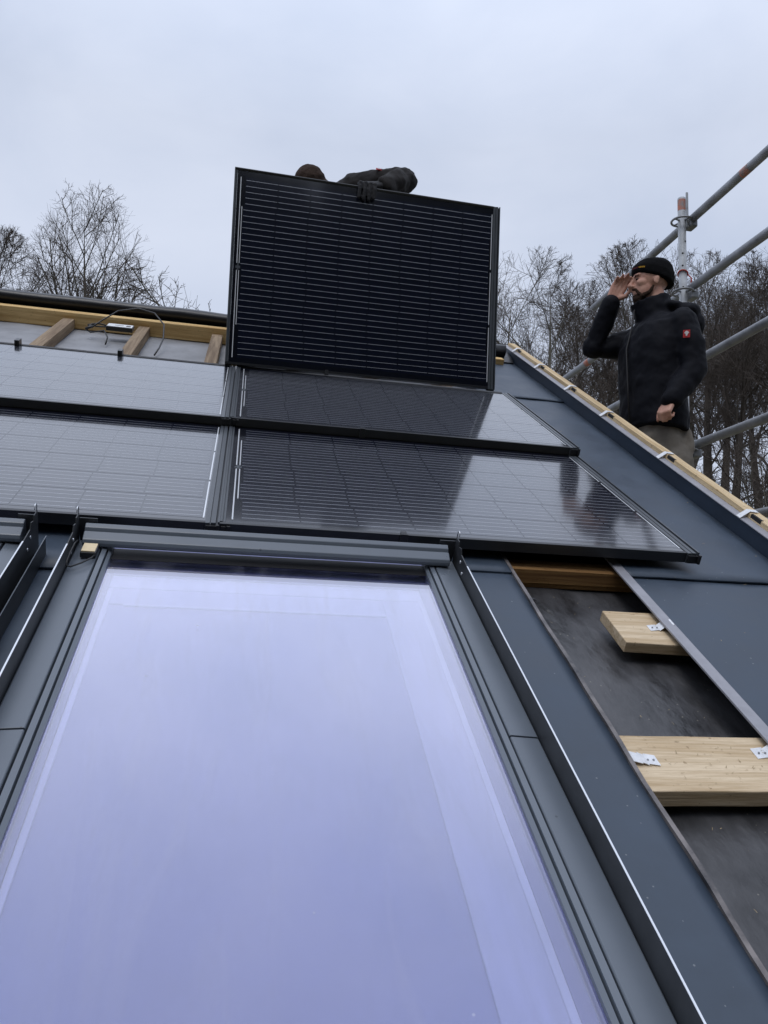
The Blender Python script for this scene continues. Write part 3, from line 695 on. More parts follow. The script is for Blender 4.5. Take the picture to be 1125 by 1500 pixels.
def hand_shape(bm, wrist, d, pn, side, curl, spread=0.10, scale=1.0, thumb=None):
    """d: wrist->fingers, pn: palm normal (fingers curl that way), side: +1/-1 where the thumb sits along d x pn"""
    d = Vector(d).normalized(); pn = Vector(pn); pn = (pn - d*pn.dot(d)).normalized(); s = d.cross(pn)*side
    wrist = Vector(wrist); S = scale
    for k, (off, ln) in enumerate(((.030, .076), (.010, .084), (-.011, .078), (-.030, .062))):
        kn = wrist + d*(.088-.006*abs(k-1))*S + s*off*S
        limb(bm, [wrist + d*.005*S + s*off*.55*S, kn], [.0155*S, .0125*S], 10)
        dirv = (d + s*off*spread*8).normalized(); p = kn; ch = [p]; a = 0
        for seg, fr in enumerate((.46, .30, .24)):
            a += curl[seg] + .05*k
            dd = dirv*math.cos(a) + pn*math.sin(a)
            p = p + dd*ln*fr*S; ch.append(p)
        limb(bm, ch, [.0100*S, .0092*S, .0084*S, .0072*S], 10)
    b0 = wrist + d*.022*S + s*.024*S
    t1 = b0 + (d*.55 + s*.65 + pn*.35).normalized()*.042*S; t2 = t1 + (d*.85 + s*.15 + pn*.4).normalized()*.032*S; t3 = t2 + (d*.9 - s*.15 + pn*.45).normalized()*.026*S
    limb(bm, [b0, t1, t2, t3], [.0150*S, .0120*S, .0100*S, .0082*S], 10)

def person_one():
    B = Vector((2.20, 3.80, DECK))
    root = None
    F = Vector((-1, 0, 0)); L = Vector((0, -1, 0)); Z = Vector((0, 0, 1))
    def q(x, y, z): return Vector((x, y, z)) - B
    Fh = Vector((-.972, .20, .02)).normalized(); Lh = Z.cross(Fh).normalized(); Uh = Fh.cross(Lh)
    HC = q(2.187, 3.805, 1.975)
    def h(f, l, u): return HC + Fh*f + Lh*l + Uh*u
    hr = Matrix((Fh, Lh, Uh)).transposed()
    bm = bmesh.new()
    # head
    ball(bm, h(-.008, 0, .028), (.098, .078, .092), hr)
    ball(bm, h(.030, 0, -.045), (.062, .060, .078), hr)
    ball(bm, h(.055, 0, -.098), (.032, .036, .026), hr)          # chin
    ball(bm, h(.072, 0, .028), (.020, .056, .014), hr)           # brow
    ball(bm, h(.052, .040, -.018), (.034, .024, .026), hr); ball(bm, h(.052, -.040, -.018), (.034, .024, .026), hr)   # cheeks
    limb(bm, [h(.086, 0, .020), h(.101, 0, -.006), h(.113, 0, -.026)], [.0095, .0110, .0130], 10)                      # nose
    ball(bm, h(.100, .010, -.031), .0085); ball(bm, h(.100, -.010, -.031), .0085)
    ball(bm, h(.083, 0, -.057), (.012, .024, .006), hr); ball(bm, h(.081, 0, -.071), (.012, .021, .007), hr)           # lips
    for s in (-1, 1):
        ball(bm, h(-.012, s*.080, -.014), (.016, .007, .026), hr, 2); ball(bm, h(-.018, s*.083, -.004), (.012, .006, .015), hr, 2)
    limb(bm, [h(-.020, 0, -.05), q(2.225, 3.80, 1.74)], [.058, .064], 16)
    # trunk, arms and legs inside the clothes
    loft(bm, [(q(2.22, 3.8, 1.08), .10, .15, F, L), (q(2.215, 3.8, 1.25), .10, .145, F, L), (q(2.21, 3.8, 1.50), .115, .17, F, L), (q(2.22, 3.8, 1.68), .09, .17, F, L), (q(2.225, 3.8, 1.74), .06, .08, F, L)])
    LA = [q(2.262, 3.600, 1.675), q(2.290, 3.552, 1.400), q(2.145, 3.535, 1.215)]
    RA = [q(2.235, 3.995, 1.690), q(1.960, 4.030, 1.650), q(2.005, 3.900, 1.890)]
    limb(bm, LA, [.048, .040, .027]); limb(bm, RA, [.048, .040, .027])
    limb(bm, [q(2.22, 3.70, 1.10), q(2.215, 3.69, .74), q(2.24, 3.69, .36)], [.075, .055, .038]); limb(bm, [q(2.22, 3.90, 1.10), q(2.20, 3.91, .74), q(2.24, 3.91, .36)], [.075, .055, .038])
    # hands: right one shades the eyes, left one hangs half closed
    hand_shape(bm, RA[2], Vector((.42, -.20, .88)), Vector((-.25, -.90, .0)), 1, (.25, .55, .45), spread=.04, scale=1.08)
    hand_shape(bm, LA[2], Vector((-.52, -.05, -.80)), Vector((.75, .35, -.50)), -1, (.95, 1.25, .8), spread=0)
    body = fused('person', bm, M['skin'], None, .0052, 3)
    body.location = W(*B)
    tag(body, 'man in black jacket and beanie on the scaffold, shading his eyes with one hand', 'person')
    # eyes and beard
    for s in (-1, 1):
        bm = bmesh.new(); ball(bm, h(.0790, s*.032, .004), (.009, .0105, .0048), hr, 2); obj('eye', bm, M['eye'], body, 0, True)
        bm = bmesh.new(); limb(bm, [h(.088, s*.014, .020), h(.089, s*.030, .025), h(.078, s*.050, .020)], [.0030, .0034, .0022], 8); fused('eyebrow', bm, M['beard'], body, .002, 1)
    bm = bmesh.new()
    ball(bm, h(.053, 0, -.103), (.040, .045, .030), hr); ball(bm, h(.066, 0, -.086), (.026, .030, .014), hr)
    limb(bm, [h(.092, 0, -.046), h(.086, .024, -.052), h(.070, .036, -.080), h(.050, .042, -.100)], [.0085, .0085, .010, .012], 8)
    limb(bm, [h(.092, 0, -.046), h(.086, -.024, -.052), h(.070, -.036, -.080), h(.050, -.042, -.100)], [.0085, .0085, .010, .012], 8)
    for s in (-1, 1): limb(bm, [h(.048, s*.048, -.095), h(.020, s*.060, -.080), h(.000, s*.068, -.045)], [.014, .012, .007], 8)
    fused('beard', bm, M['beard'], body, .004, 2, .006, .012)
    # knitted hat
    bm = bmesh.new()
    ball(bm, h(-.018, 0, .074), (.112, .093, .070), hr)
    ball(bm, h(-.042, 0, .088), (.080, .074, .060), hr)
    loft(bm, [(h(-.020, 0, .010), .108, .089, Fh+Uh*.28, Lh), (h(-.017, 0, .020), .116, .096, Fh+Uh*.28, Lh), (h(-.018, 0, .060), .118, .098, Fh+Uh*.20, Lh), (h(-.020, 0, .080), .112, .093, Fh+Uh*.14, Lh)], 32, 2.0)
    hat = fused('beanie', bm, M['cap'], body, .006, 3, .004, .03)
    # stitched lettering on the hat band (dark red then yellow)
    def on_band(ang, u): return h(-.014 + .1215*math.cos(ang), .1005*math.sin(ang), u)
    for (a0, a1, m_, n_) in ((.20, .62, 'dred', 6), (.66, 1.0, 'yellow', 5)):
        for k in range(n_):
            t0 = a0 + (a1-a0)*k/n_; t1 = t0 + (a1-a0)/n_*.72; uu = .042 + .024*math.cos(t0); hh = .009 if k % 2 else .0075
            bm = bmesh.new(); vs4 = []
            for (t, u_) in ((t0, uu-hh/2), (t1, uu-hh/2), (t1, uu+hh/2), (t0, uu+hh/2)):
                vs4.append(bm.verts.new(on_band(t, u_)))
            bm.faces.new(vs4); bmesh.ops.solidify(bm, geom=bm.faces[:], thickness=.003); obj('letter', bm, M[m_], hat)
    # jacket
    bm = bmesh.new()
    loft(bm, [(q(2.200, 3.80, 1.100), .152, .222, F+Z*.16, L), (q(2.198, 3.80, 1.16), .158, .226, F+Z*.12, L), (q(2.195, 3.80, 1.30), .150, .215, F, L), (q(2.195, 3.80, 1.46), .156, .222, F, L),
              (q(2.20, 3.80, 1.58), .160, .228, F, L), (q(2.215, 3.80, 1.68), .140, .215, F, L), (q(2.23, 3.80, 1.735), .110, .160, F, L), (q(2.225, 3.80, 1.77), .095, .105, F, L)])
    loft(bm, [(q(2.225, 3.80, 1.72), .105, .11, F, L), (q(2.200, 3.80, 1.80), .104, .096, F, L), (q(2.182, 3.80, 1.872), .104, .092, F*.97+Z*-.30, L)])
    limb(bm, [LA[0] + Vector((0, .02, 0)), (LA[0]+LA[1])/2 + Vector((.008, 0, 0)), LA[1], LA[1]*.45 + LA[2]*.55, LA[2] + (LA[1]-LA[2])*.03], [.085, .078, .068, .062, .056], 16)
    limb(bm, [RA[0] + Vector((0, -.02, 0)), (RA[0]+RA[1])/2, RA[1], RA[1]*.5 + RA[2]*.5, RA[2] - (RA[2]-RA[1])*.06], [.090, .080, .068, .060, .052], 16)
    # hood lying on the back
    ball(bm, q(2.350, 3.79, 1.785), (.100, .155, .062)); ball(bm, q(2.400, 3.79, 1.725), (.072, .140, .095)); ball(bm, q(2.275, 3.80, 1.815), (.090, .130, .042))
    jk = fused('jacket', bm, M['jacket'], body, .0085, 3, .022, .09)
    # cuffs, zip, pocket seam
    bm = bmesh.new(); limb(bm, [q(2.035, 3.76, 1.13), q(2.032, 3.77, 1.35), q(2.030, 3.78, 1.56), q(2.075, 3.79, 1.72), q(2.09, 3.80, 1.80)], [.0045]*5, 6); obj('zip', bm, M['gasket'], jk)
    # red badge with a white mark on the sleeve
    c0 = LA[0]*.62 + LA[1]*.38 + Vector((-.050, -.072, 0.0)); bx = Vector((.86, -.50, 0)).normalized(); bz = Vector((.06, .02, 1)).normalized(); bn = bx.cross(bz)
    def badge(name, poly, m_, off, par):
        b3 = bmesh.new(); b3.faces.new([b3.verts.new(c0 + bx*x + bz*z + bn*off) for x, z in poly]); bmesh.ops.solidify(b3, geom=b3.faces[:], thickness=.004); return obj(name, b3, M[m_], par)
    bd = badge('badge', [(-.017, -.021), (.017, -.021), (.017, .021), (-.017, .021)], 'red', .004, jk)
    for poly in ([(-.012, .004), (-.006, .012), (0, .015), (.007, .012), (.012, .004), (.006, -.003), (.003, -.013), (-.004, -.013), (-.005, -.003)],):
        b3 = bmesh.new(); b3.faces.new([b3.verts.new(c0 + bx*x + bz*z + bn*.0075) for x, z in poly]); bmesh.ops.solidify(b3, geom=b3.faces[:], thickness=.0046); o = obj('emblem', b3, M['white'], jk)
    # trousers and boots
    bm = bmesh.new()
    loft(bm, [(q(2.20, 3.80, .96), .125, .190, F, L), (q(2.20, 3.80, 1.06), .132, .195, F, L), (q(2.20, 3.80, 1.17), .125, .185, F, L)])
    limb(bm, [q(2.20, 3.70, 1.03), q(2.195, 3.69, .74), q(2.23, 3.69, .38)], [.105, .085, .072]); limb(bm, [q(2.20, 3.90, 1.03), q(2.18, 3.91, .74), q(2.23, 3.91, .38)], [.105, .085, .072])
    ball(bm, q(2.235, 3.608, .90), (.085, .022, .11)); ball(bm, q(2.30, 3.64, 1.02), (.03, .05, .09))
    fused('trousers', bm, M['trouser'], body, .010, 3, .020, .07)
    for y in (3.69, 3.91):
        bm = bmesh.new(); limb(bm, [q(2.235, y, .40), q(2.235, y, .315)], [.058, .052]); ball(bm, q(2.16, y, .305), (.125, .05, .036)); ball(bm, q(2.10, y, .30), (.065, .048, .032))
        box(bm, *(q(2.04, y-.045, DECK) + Vector((0, 0, .0005)))[:1], q(2.29, y, 0).x, q(2, y-.045, 0).y, q(2, y+.045, 0).y, .0005, .03)
        fused('boot', bm, M['boot'], body, .009, 2)
    return body
person_one()

def person_two():
    top = RAISED_TOP(.72) - Vector((0, 0, CAMZ))
    B = Vector((.36, 4.62, 1.653))
    def q(x, y, z): return Vector((x, y, z)) - B
    F = Vector((0, -.86, -.50)); L = Vector((1, 0, 0)); Z = Vector((0, 0, 1))
    bm = bmesh.new()
    HC = q(.285, 4.190, 2.485)
    Fh = Vector((-.12, -.80, -.58)).normalized(); Lh = Vector((1, 0, 0)); Lh = (Lh - Fh*Lh.dot(Fh)).normalized(); Uh = Fh.cross(Lh)
    hr = Matrix((Fh, Lh, Uh)).transposed()
    def h(f, l, u): return HC + Fh*f + Lh*l + Uh*u
    ball(bm, h(-.008, 0, .01), (.095, .076, .10), hr); ball(bm, h(.035, 0, -.06), (.058, .055, .06), hr)
    limb(bm, [h(.088, 0, .0), h(.108, 0, -.035)], [.010, .013], 10)
    for s in (-1, 1): ball(bm, h(-.01, s*.078, -.01), (.018, .008, .03), hr, 2)
    limb(bm, [h(-.02, 0, -.06), q(.36, 4.36, 2.43)], [.056, .064])
    TB = Vector((0, .80, -.60)); TF = Vector((0, -.60, -.80)).normalized()
    loft(bm, [(q(.36, 4.34, 2.45), .06, .09, TF, L), (q(.36, 4.40, 2.42), .10, .16, TF, L), (q(.36, 4.55, 2.32), .11, .16, TF, L), (q(.36, 4.72, 2.16), .11, .15, TF, L), (q(.36, 4.78, 2.06), .08, .12, TF, L)])
    LS, LE, LW = q(.555, 4.30, 2.585), q(.830, 4.135, 2.578), q(.690, 3.985, 2.434)
    RS, RE, RW = q(.175, 4.34, 2.45), q(.03, 4.19, 2.25), q(.04, 4.02, 2.10)
    limb(bm, [LS, LE, LW], [.05, .042, .028]); limb(bm, [RS, RE, RW], [.05, .042, .028])
    for s in (-1, 1):
        x = .36 + s*.11
        limb(bm, [q(x, 4.74, 2.09), q(x, 4.46, 1.66), q(x, 4.84, 1.855)], [.075, .052, .038])
    body = fused('person', bm, M['skin'], None, .007, 3); body.location = W(*B)
    tag(body, 'worker crouched behind the upright panel with one gloved hand over its top edge', 'person')
    bm = bmesh.new()
    ball(bm, h(-.020, 0, .030), (.104, .090, .090), hr); ball(bm, h(-.050, -.012, .062), (.070, .055, .055), hr); ball(bm, h(-.015, .060, .005), (.085, .070, .058), hr)
    loft(bm, [(h(-.01, 0, .000), .106, .092, Fh, Lh), (h(-.012, 0, .035), .110, .096, Fh, Lh)], 28, 2.0)
    fused('beanie', bm, M['cap2'], body, .006, 2, .014, .035)
    bm = bmesh.new()
    loft(bm, [(q(.36, 4.315, 2.455), .075, .10, TF, L), (q(.36, 4.37, 2.45), .12, .20, TF, L), (q(.36, 4.52, 2.36), .145, .205, TF, L), (q(.36, 4.68, 2.21), .145, .195, TF, L), (q(.36, 4.78, 2.08), .12, .18, TF, L)])
    limb(bm, [q(.40, 4.36, 2.47), LS, (LS+LE)/2 + Vector((0, 0, .012)), LE, (LE*.5+LW*.5), LW*.97+LE*.03], [.085, .082, .072, .076, .068, .052], 16)
    limb(bm, [RS, (RS+RE)/2, RE, RE*.5+RW*.5, RW*.9+RE*.1], [.085, .074, .066, .060, .05], 16)
    limb(bm, [q(.43, 4.28, 2.505), q(.475, 4.25, 2.530), q(.50, 4.27, 2.52)], [.020, .024, .02], 10)
    jk = fused('jacket', bm, M['jacket2'], body, .009, 2, .024, .055)
    # glove gripping the top edge
    fr = o0 - Vector((0, 0, CAMZ))
    def pe(x, dz, f): return (fr + Rm @ Vector((x, PH+dz, f))) - B       # along the panel edge, above it, in front of it
    bm = bmesh.new()
    x0 = .672
    for k, (dx, ln) in enumerate(((.0, .074), (.0272, .088), (.0544, .086), (.0810, .070))):
        kn = pe(x0+dx, .020, -.020)
        limb(bm, [LW + Vector((-.01, 0, 0)) + (pe(x0+dx, .03, -.03)-pe(x0+.04, .03, -.03))*.5, kn], [.024, .0150], 10)
        limb(bm, [kn, pe(x0+dx-.002, .014, .016), pe(x0+dx-.006, -.022, .018), pe(x0+dx-.009, -.022-ln*.62, .0145)], [.0140, .0122, .0114, .0100], 10)
    limb(bm, [LW, pe(x0+.075, .02, -.045), pe(x0+.07, -.03, -.052), pe(x0+.06, -.06, -.047)], [.026, .0175, .0150, .0125], 10)
    limb(bm, [LW*.75+LE*.25, LW], [.044, .040], 12)
    fused('glove', bm, M['glove'], body, .0042, 1, .003, .02)
    bm = bmesh.new(); limb(bm, [RW*.85+RE*.15, RW, RW + Vector((.0, -.05, .02))], [.036, .038, .03], 12); fused('glove', bm, M['glove'], body, .008, 2)
    c0 = (LS*.55+LE*.45) + Vector((0, -.062, .042)); 
    for nm, poly, m_, off in (('badge', [(-.017, -.014), (.017, -.014), (.017, .014), (-.017, .014)], 'red', 0), ('emblem', [(-.008, -.009), (.004, -.009), (.010, .004), (.002, .010), (-.008, .006)], 'white', .004)):
        b3 = bmesh.new(); n_ = Vector((0, -.75, .66)); u_ = Vector((0, .66, .75))
        b3.faces.new([b3.verts.new(c0 + Vector((1, 0, 0))*x + u_*z + n_*(.018+off)) for x, z in poly]); bmesh.ops.solidify(b3, geom=b3.faces[:], thickness=.005); obj(nm, b3, M[m_], jk)
    bm = bmesh.new()
    loft(bm, [(q(.36, 4.70, 2.16), .13, .18, TF, L), (q(.36, 4.80, 2.03), .13, .18, TF, L)])
    for s in (-1, 1):
        x = .36 + s*.11
        limb(bm, [q(x, 4.74, 2.07), q(x, 4.47, 1.668), q(x, 4.80, 1.85)], [.105, .082, .068])
    fused('trousers', bm, M['dtrouser'], body, .012, 3, .02, .07)
    for s in (-1, 1):
        x = .36 + s*.11
        bm = bmesh.new(); limb(bm, [q(x, 4.80, 1.86), q(x, 4.89, 1.905)], [.056, .058]); limb(bm, [q(x, 4.89, 1.90), q(x, 4.95, 1.96)], [.05, .045]); fused('boot', bm, M['boot'], body, .01, 2)
    return body
person_two()
# ------------------------------------------------------------------ bare winter trees
def np_tubes(P, Rr, sides):
    """P (N,K,3) polylines, Rr (N,K) radii -> verts, faces"""
    n, k, _ = P.shape
    T = np.empty_like(P); T[:, 1:-1] = P[:, 2:]-P[:, :-2]; T[:, 0] = P[:, 1]-P[:, 0]; T[:, -1] = P[:, -1]-P[:, -2]
    T /= np.linalg.norm(T, axis=2, keepdims=True)+1e-9
    ref = np.where(np.abs(T[:, :1, 2:3]) > .9, np.array([1., 0, 0]), np.array([0, 0, 1.]))
    A = np.cross(T, np.broadcast_to(ref, T.shape)); A /= np.linalg.norm(A, axis=2, keepdims=True)+1e-9
    Bv = np.cross(T, A)
    ang = np.arange(sides)*2*np.pi/sides
    V = P[:, :, None, :] + Rr[:, :, None, None]*(A[:, :, None, :]*np.cos(ang)[None, None, :, None] + Bv[:, :, None, :]*np.sin(ang)[None, None, :, None])
    idx = np.arange(n*k*sides).reshape(n, k, sides)
    a = idx[:, :-1, :]; b = np.roll(idx, -1, axis=2)[:, :-1, :]; c = np.roll(idx, -1, axis=2)[:, 1:, :]; d = idx[:, 1:, :]
    Fq = np.stack([a, b, c, d], axis=-1).reshape(-1, 4)
    return V.reshape(-1, 3), Fq
def mesh_from(name, parts, material):
    off = 0; Vs, Fs = [], []
    for V, Fq in parts:
        Vs.append(V); Fs.append(Fq+off); off += len(V)
    V = np.concatenate(Vs).astype(np.float32); Fq = np.concatenate(Fs).astype(np.int32)
    me = bpy.data.meshes.new(name); me.vertices.add(len(V)); me.vertices.foreach_set('co', V.ravel())
    me.loops.add(Fq.size); me.loops.foreach_set('vertex_index', Fq.ravel())
    me.polygons.add(len(Fq)); me.polygons.foreach_set('loop_start', np.arange(0, Fq.size, 4, dtype=np.int32))
    me.polygons.foreach_set('use_smooth', np.ones(len(Fq), dtype=bool))
    me.update(calc_edges=True); me.validate(); me.materials.append(material)
    return me
def grow(rng, P, Rr, per, t0, t1, ang, ratio, up, K, rr, wander, rmin, tip=0.25):
    """children of polylines P"""
    n, k, _ = P.shape
    cnt = per
    par = np.repeat(np.arange(n), cnt)
    t = t0 + (t1-t0)*((np.tile(np.arange(cnt), n) + rng.random(n*cnt))/cnt)
    x = t*(k-1); i = np.minimum(x.astype(int), k-2); fr = (x-i)[:, None]
    S = P[par, i]*(1-fr) + P[par, i+1]*fr
    T = P[par, i+1]-P[par, i]; T /= np.linalg.norm(T, axis=1, keepdims=True)
    r0 = Rr[par, i]*(1-fr[:, 0]) + Rr[par, i+1]*fr[:, 0]
    plen = np.linalg.norm(np.diff(P, axis=1), axis=2).sum(1)[par]
    m = len(par)
    rv = rng.normal(size=(m, 3)); rv -= T*(rv*T).sum(1, keepdims=True); rv /= np.linalg.norm(rv, axis=1, keepdims=True)
    an = np.radians(ang)*(0.7+.6*rng.random(m))[:, None]
    D = T*np.cos(an) + rv*np.sin(an)
    ln = plen*ratio*(1.05-.55*t)*(0.65+.7*rng.random(m))
    pts = np.empty((m, K, 3)); pts[:, 0] = S
    d = D.copy()
    for j in range(1, K):
        d = d + rng.normal(size=(m, 3))*wander + np.array([0, 0, up])
        d /= np.linalg.norm(d, axis=1, keepdims=True)
        pts[:, j] = pts[:, j-1] + d*(ln/(K-1))[:, None]
    rs = np.maximum(r0*rr*(0.75+.4*rng.random(m)), rmin)
    R2 = rs[:, None]*np.linspace(1, tip, K)[None, :]
    R2 = np.maximum(R2, rmin*.6)
    return pts, R2
def dome_dist(S, D, zc, a, b):
    """distance from S along D to the crown envelope"""
    q = np.array([1/a, 1/a, 1/b]); o = (S-np.array([0, 0, zc]))*q; d = D*q
    A_ = (d*d).sum(1); B_ = (o*d).sum(1); C_ = (o*o).sum(1)-1
    return np.where(C_ < 0, (-B_+np.sqrt(np.maximum(B_*B_-A_*C_, 0)))/A_, .15)
def sprout(rng, P, Rr, per, t0, t1, ang, K, rr, rmin, up, wander, env, fill=None, ratio=None, tip=.25):
    n, k, _ = P.shape
    par = np.repeat(np.arange(n), per)
    t = t0 + (t1-t0)*((np.tile(np.arange(per), n) + rng.random(n*per))/per)
    x = t*(k-1); i = np.minimum(x.astype(int), k-2); fr = (x-i)[:, None]
    S = P[par, i]*(1-fr) + P[par, i+1]*fr
    T_ = P[par, i+1]-P[par, i]; T_ /= np.linalg.norm(T_, axis=1, keepdims=True)
    r0 = Rr[par, i]*(1-fr[:, 0]) + Rr[par, i+1]*fr[:, 0]
    m = len(par)
    rv = rng.normal(size=(m, 3)); rv -= T_*(rv*T_).sum(1, keepdims=True); rv /= np.linalg.norm(rv, axis=1, keepdims=True)
    an = np.radians(ang)*(.6+.8*rng.random(m))[:, None]
    D = T_*np.cos(an) + rv*np.sin(an)
    dd = dome_dist(S, D, *env)
    if fill is not None: ln = dd*(fill[0]+(fill[1]-fill[0])*rng.random(m))
    else:
        plen = np.linalg.norm(np.diff(P, axis=1), axis=2).sum(1)[par]
        ln = np.minimum(plen*ratio*(.6+.8*rng.random(m)), dd*1.04)
    ln = np.maximum(ln, .12)
    pts = np.empty((m, K, 3)); pts[:, 0] = S; d = D.copy()
    for j in range(1, K):
        d = d + rng.normal(size=(m, 3))*wander + np.array([0, 0, up]); d /= np.linalg.norm(d, axis=1, keepdims=True)
        pts[:, j] = pts[:, j-1] + d*(ln/(K-1))[:, None]
    rs = np.maximum(np.minimum(r0*rr*(.75+.4*rng.random(m)), .011*ln+.004), rmin)
    return pts, np.maximum(rs[:, None]*np.linspace(1, tip, K)[None, :], rmin*.6)
def tree_meshes(seed, H, r0, stems=1, limbs=12, bare=.55, width=3.2, spread=40, dens=1.0, rmin=.006, bark='bark', side=0, forks=(.55, .80)):
    rng = np.random.default_rng(seed); K0 = 14
    P0 = np.empty((stems, K0, 3)); R0 = np.empty((stems, K0))
    for s_ in range(stems):
        a = rng.random()*6.28 + s_*6.28/max(1, stems)
        off = (stems > 1)*1.0
        p = np.array([math.cos(a)*r0*.9*off, math.sin(a)*r0*.9*off, -.3]); d = np.array([.07*math.cos(a)*off, .07*math.sin(a)*off, 1.0])
        for j in range(K0):
            P0[s_, j] = p
            d = d + rng.normal(size=3)*.028 + np.array([0, 0, .03]); d /= np.linalg.norm(d)
            p = p + d*H*(.97-.06*s_)/(K0-1)
        x = np.linspace(0, 1, K0)
        R0[s_] = r0*np.where(x < forks[0], 1-.45*x/forks[0], .55*np.maximum(.04, 1-(x-forks[0])/(1-forks[0]))**1.3)*(1+.35*np.exp(-x*25))
    # bring the crown over the middle
    c = P0[:, int(K0*.75), :2].mean(0); P0[:, :, :2] -= c
    zc = H*(bare+1)/2; env = (zc, width, H*(1-bare)/2)
    L1, Q1 = sprout(rng, P0, R0, max(4, limbs//stems), forks[0], forks[1], spread, 11, .72, .03, .035, .055, env, fill=(.82, 1.0), tip=.18)
    L1b, Q1b = sprout(rng, P0, R0, max(3, 8//stems), forks[1], .98, 34, 8, .70, .02, .05, .06, env, fill=(.8, 1.0), tip=.2)
    L2, Q2 = sprout(rng, L1, Q1, 11, .16, .97, 40, 8, .62, .012, .03, .075, env, ratio=.46)
    L2b, Q2b = sprout(rng, L1b, Q1b, 7, .12, .97, 40, 8, .62, .012, .03, .075, env, ratio=.5)
    L2 = np.concatenate([L2, L2b]); Q2 = np.concatenate([Q2, Q2b])
    low = []
    if side:
        Ls, Qs = sprout(rng, P0, R0, side, .18, forks[0], 70, 6, .25, .012, .04, .10, (zc*.8, width*.7, H*.7), fill=(.35, .9))
        low = [np_tubes(Ls, Qs, 4)]; Lt, Qt = sprout(rng, Ls, Qs, 7, .2, 1.0, 42, 4, .6, rmin, .03, .12, (zc*.8, width*.9, H*.7), ratio=.45); low.append(np_tubes(Lt, Qt, 3))
    L3, Q3 = sprout(rng, L2, Q2, max(3, int(6*dens)), .15, 1.0, 40, 5, .62, rmin, .025, .10, env, ratio=.48)
    L4, Q4 = sprout(rng, L3, Q3, max(3, int(5*dens)), .15, 1.0, 40, 4, .70, rmin*.8, .02, .12, env, ratio=.55)
    trunk = mesh_from('trunk', [np_tubes(P0, R0, 10), np_tubes(L1, Q1, 6), np_tubes(L1b, Q1b, 5)], M[bark])
    crown = mesh_from('crown', [np_tubes(L2, Q2, 4), np_tubes(L3, Q3, 3), np_tubes(L4, Q4, 3)] + low, M['twig'])
    return trunk, crown
def plant(meshes, x, y, rot, s, label, group, sz=1.0):
    z = ground_at(x, y)
    e = empty('bare_tree', (x, y, z), (0, 0, rot)); e.scale = (s, s, s*sz)
    for nm, me in (('trunk', meshes[0]), ('crown', meshes[1])):
        o = bpy.data.objects.new(nm, me); COL.objects.link(o); o.parent = e
    return tag(e, label, 'tree', group)
def px(x, y, Y):
    """world point at depth Y seen at photo pixel x, y"""
    d = cr*((x-562.5)/1147.9) - cu*((y-750)/1147.9) + cf
    return Vector((0, 0, CAMZ)) + d*(Y/d.y)
def tree_at(meshes, Hm, xb, yt, Y, rot, label, group, xt=None):
    """stand a tree so that its crown top (mesh height Hm) shows at pixel row yt"""
    p = px(xb, yt, Y); g0 = ground_at(p.x, p.y); s = (p.z-g0)/Hm
    return plant(meshes, p.x, p.y, rot, s, label, group)
def top_of(me): 
    a = np.empty(len(me.vertices)*3, np.float32); me.vertices.foreach_get('co', a); return float(np.sort(a[2::3])[-40])
TM = {}
for key, kw in {
    'ash': dict(seed=17, H=19, r0=.26, limbs=15, bare=.61, width=2.15, spread=32, dens=.85, rmin=.0055, forks=(.62, .78)),
    'beech': dict(seed=23, H=21, r0=.40, stems=2, limbs=14, bare=.55, width=3.4, spread=44, dens=1.2, rmin=.008, forks=(.52, .76)),
    'oak': dict(seed=37, H=20, r0=.34, limbs=13, bare=.50, width=3.6, spread=50, dens=1.15, bark='barkd', rmin=.008, side=14, forks=(.52, .78)),
    'tall': dict(seed=41, H=22, r0=.36, limbs=11, bare=.56, width=2.9, spread=42, dens=1.0, bark='barkd', rmin=.008, side=24, forks=(.58, .8)),
    'fan': dict(seed=59, H=19, r0=.30, limbs=13, bare=.50, width=3.2, spread=40, dens=1.15, rmin=.008, side=10, forks=(.5, .76)),
    'brush': dict(seed=73, H=9, r0=.07, stems=3, limbs=15, bare=.15, width=1.9, spread=34, dens=.9, rmin=.006, forks=(.15, .7)),
}.items():
    ms = tree_meshes(**kw); TM[key] = (ms, top_of(ms[1]))
G1 = 'bare trees beyond the ridge'; G2 = 'bare trees of the wood behind the scaffold'
def T(key, xb, yt, Y, rot, label, group): return tree_at(TM[key][0], TM[key][1], xb, yt, Y, rot, label, group)
T('ash', 146, 280, 27, .4, 'lone bare tree with a rounded open crown rising behind the ridge', G1)
T('fan', 10, 340, 32, 2.0, 'thin bare tree cut by the picture edge left of the rounded one', G1)
T('brush', 212, 388, 24, 1.0, 'low bushy bare tree right beside the rounded tree behind the ridge', G1)
T('beech', 775, 366, 29, 2.2, 'bare twin-stemmed tree with spreading crown right of the upright panel', G2)
T('oak', 850, 415, 36, 1.1, 'bare tree between the twin-stemmed tree and the man', G2)
T('fan', 940, 356, 33, 0.3, 'bare tall fan-shaped tree behind the man in the beanie', G2)
for (k, xb, yt, Y, rot) in (('tall', 1032, 372, 29, .9), ('oak', 1085, 392, 27, 2.8), ('tall', 1122, 368, 26, 4.0), ('fan', 1010, 400, 40, 5.0), ('oak', 1150, 380, 33, .2), ('tall', 975, 410, 44, 2.2),
                            ('beech', 905, 430, 46, 3.6), ('fan', 820, 450, 48, 1.9), ('tall', 1060, 420, 46, 3.0), ('fan', 1180, 400, 44, 4.4), ('tall', 1095, 440, 38, 5.4), ('oak', 1240, 400, 36, 2.0)):
    T(k, xb, yt, Y, rot, {'tall': 'slender tall bare tree with many short side shoots behind the guard rails', 'oak': 'dark bare tree with broad spreading crown behind the guard rails',
                          'fan': 'bare tree with fan-shaped crown deep in the wood behind the scaffold', 'beech': 'second bare twin-stemmed tree deeper in the wood behind the raised arm'}[k], G2)
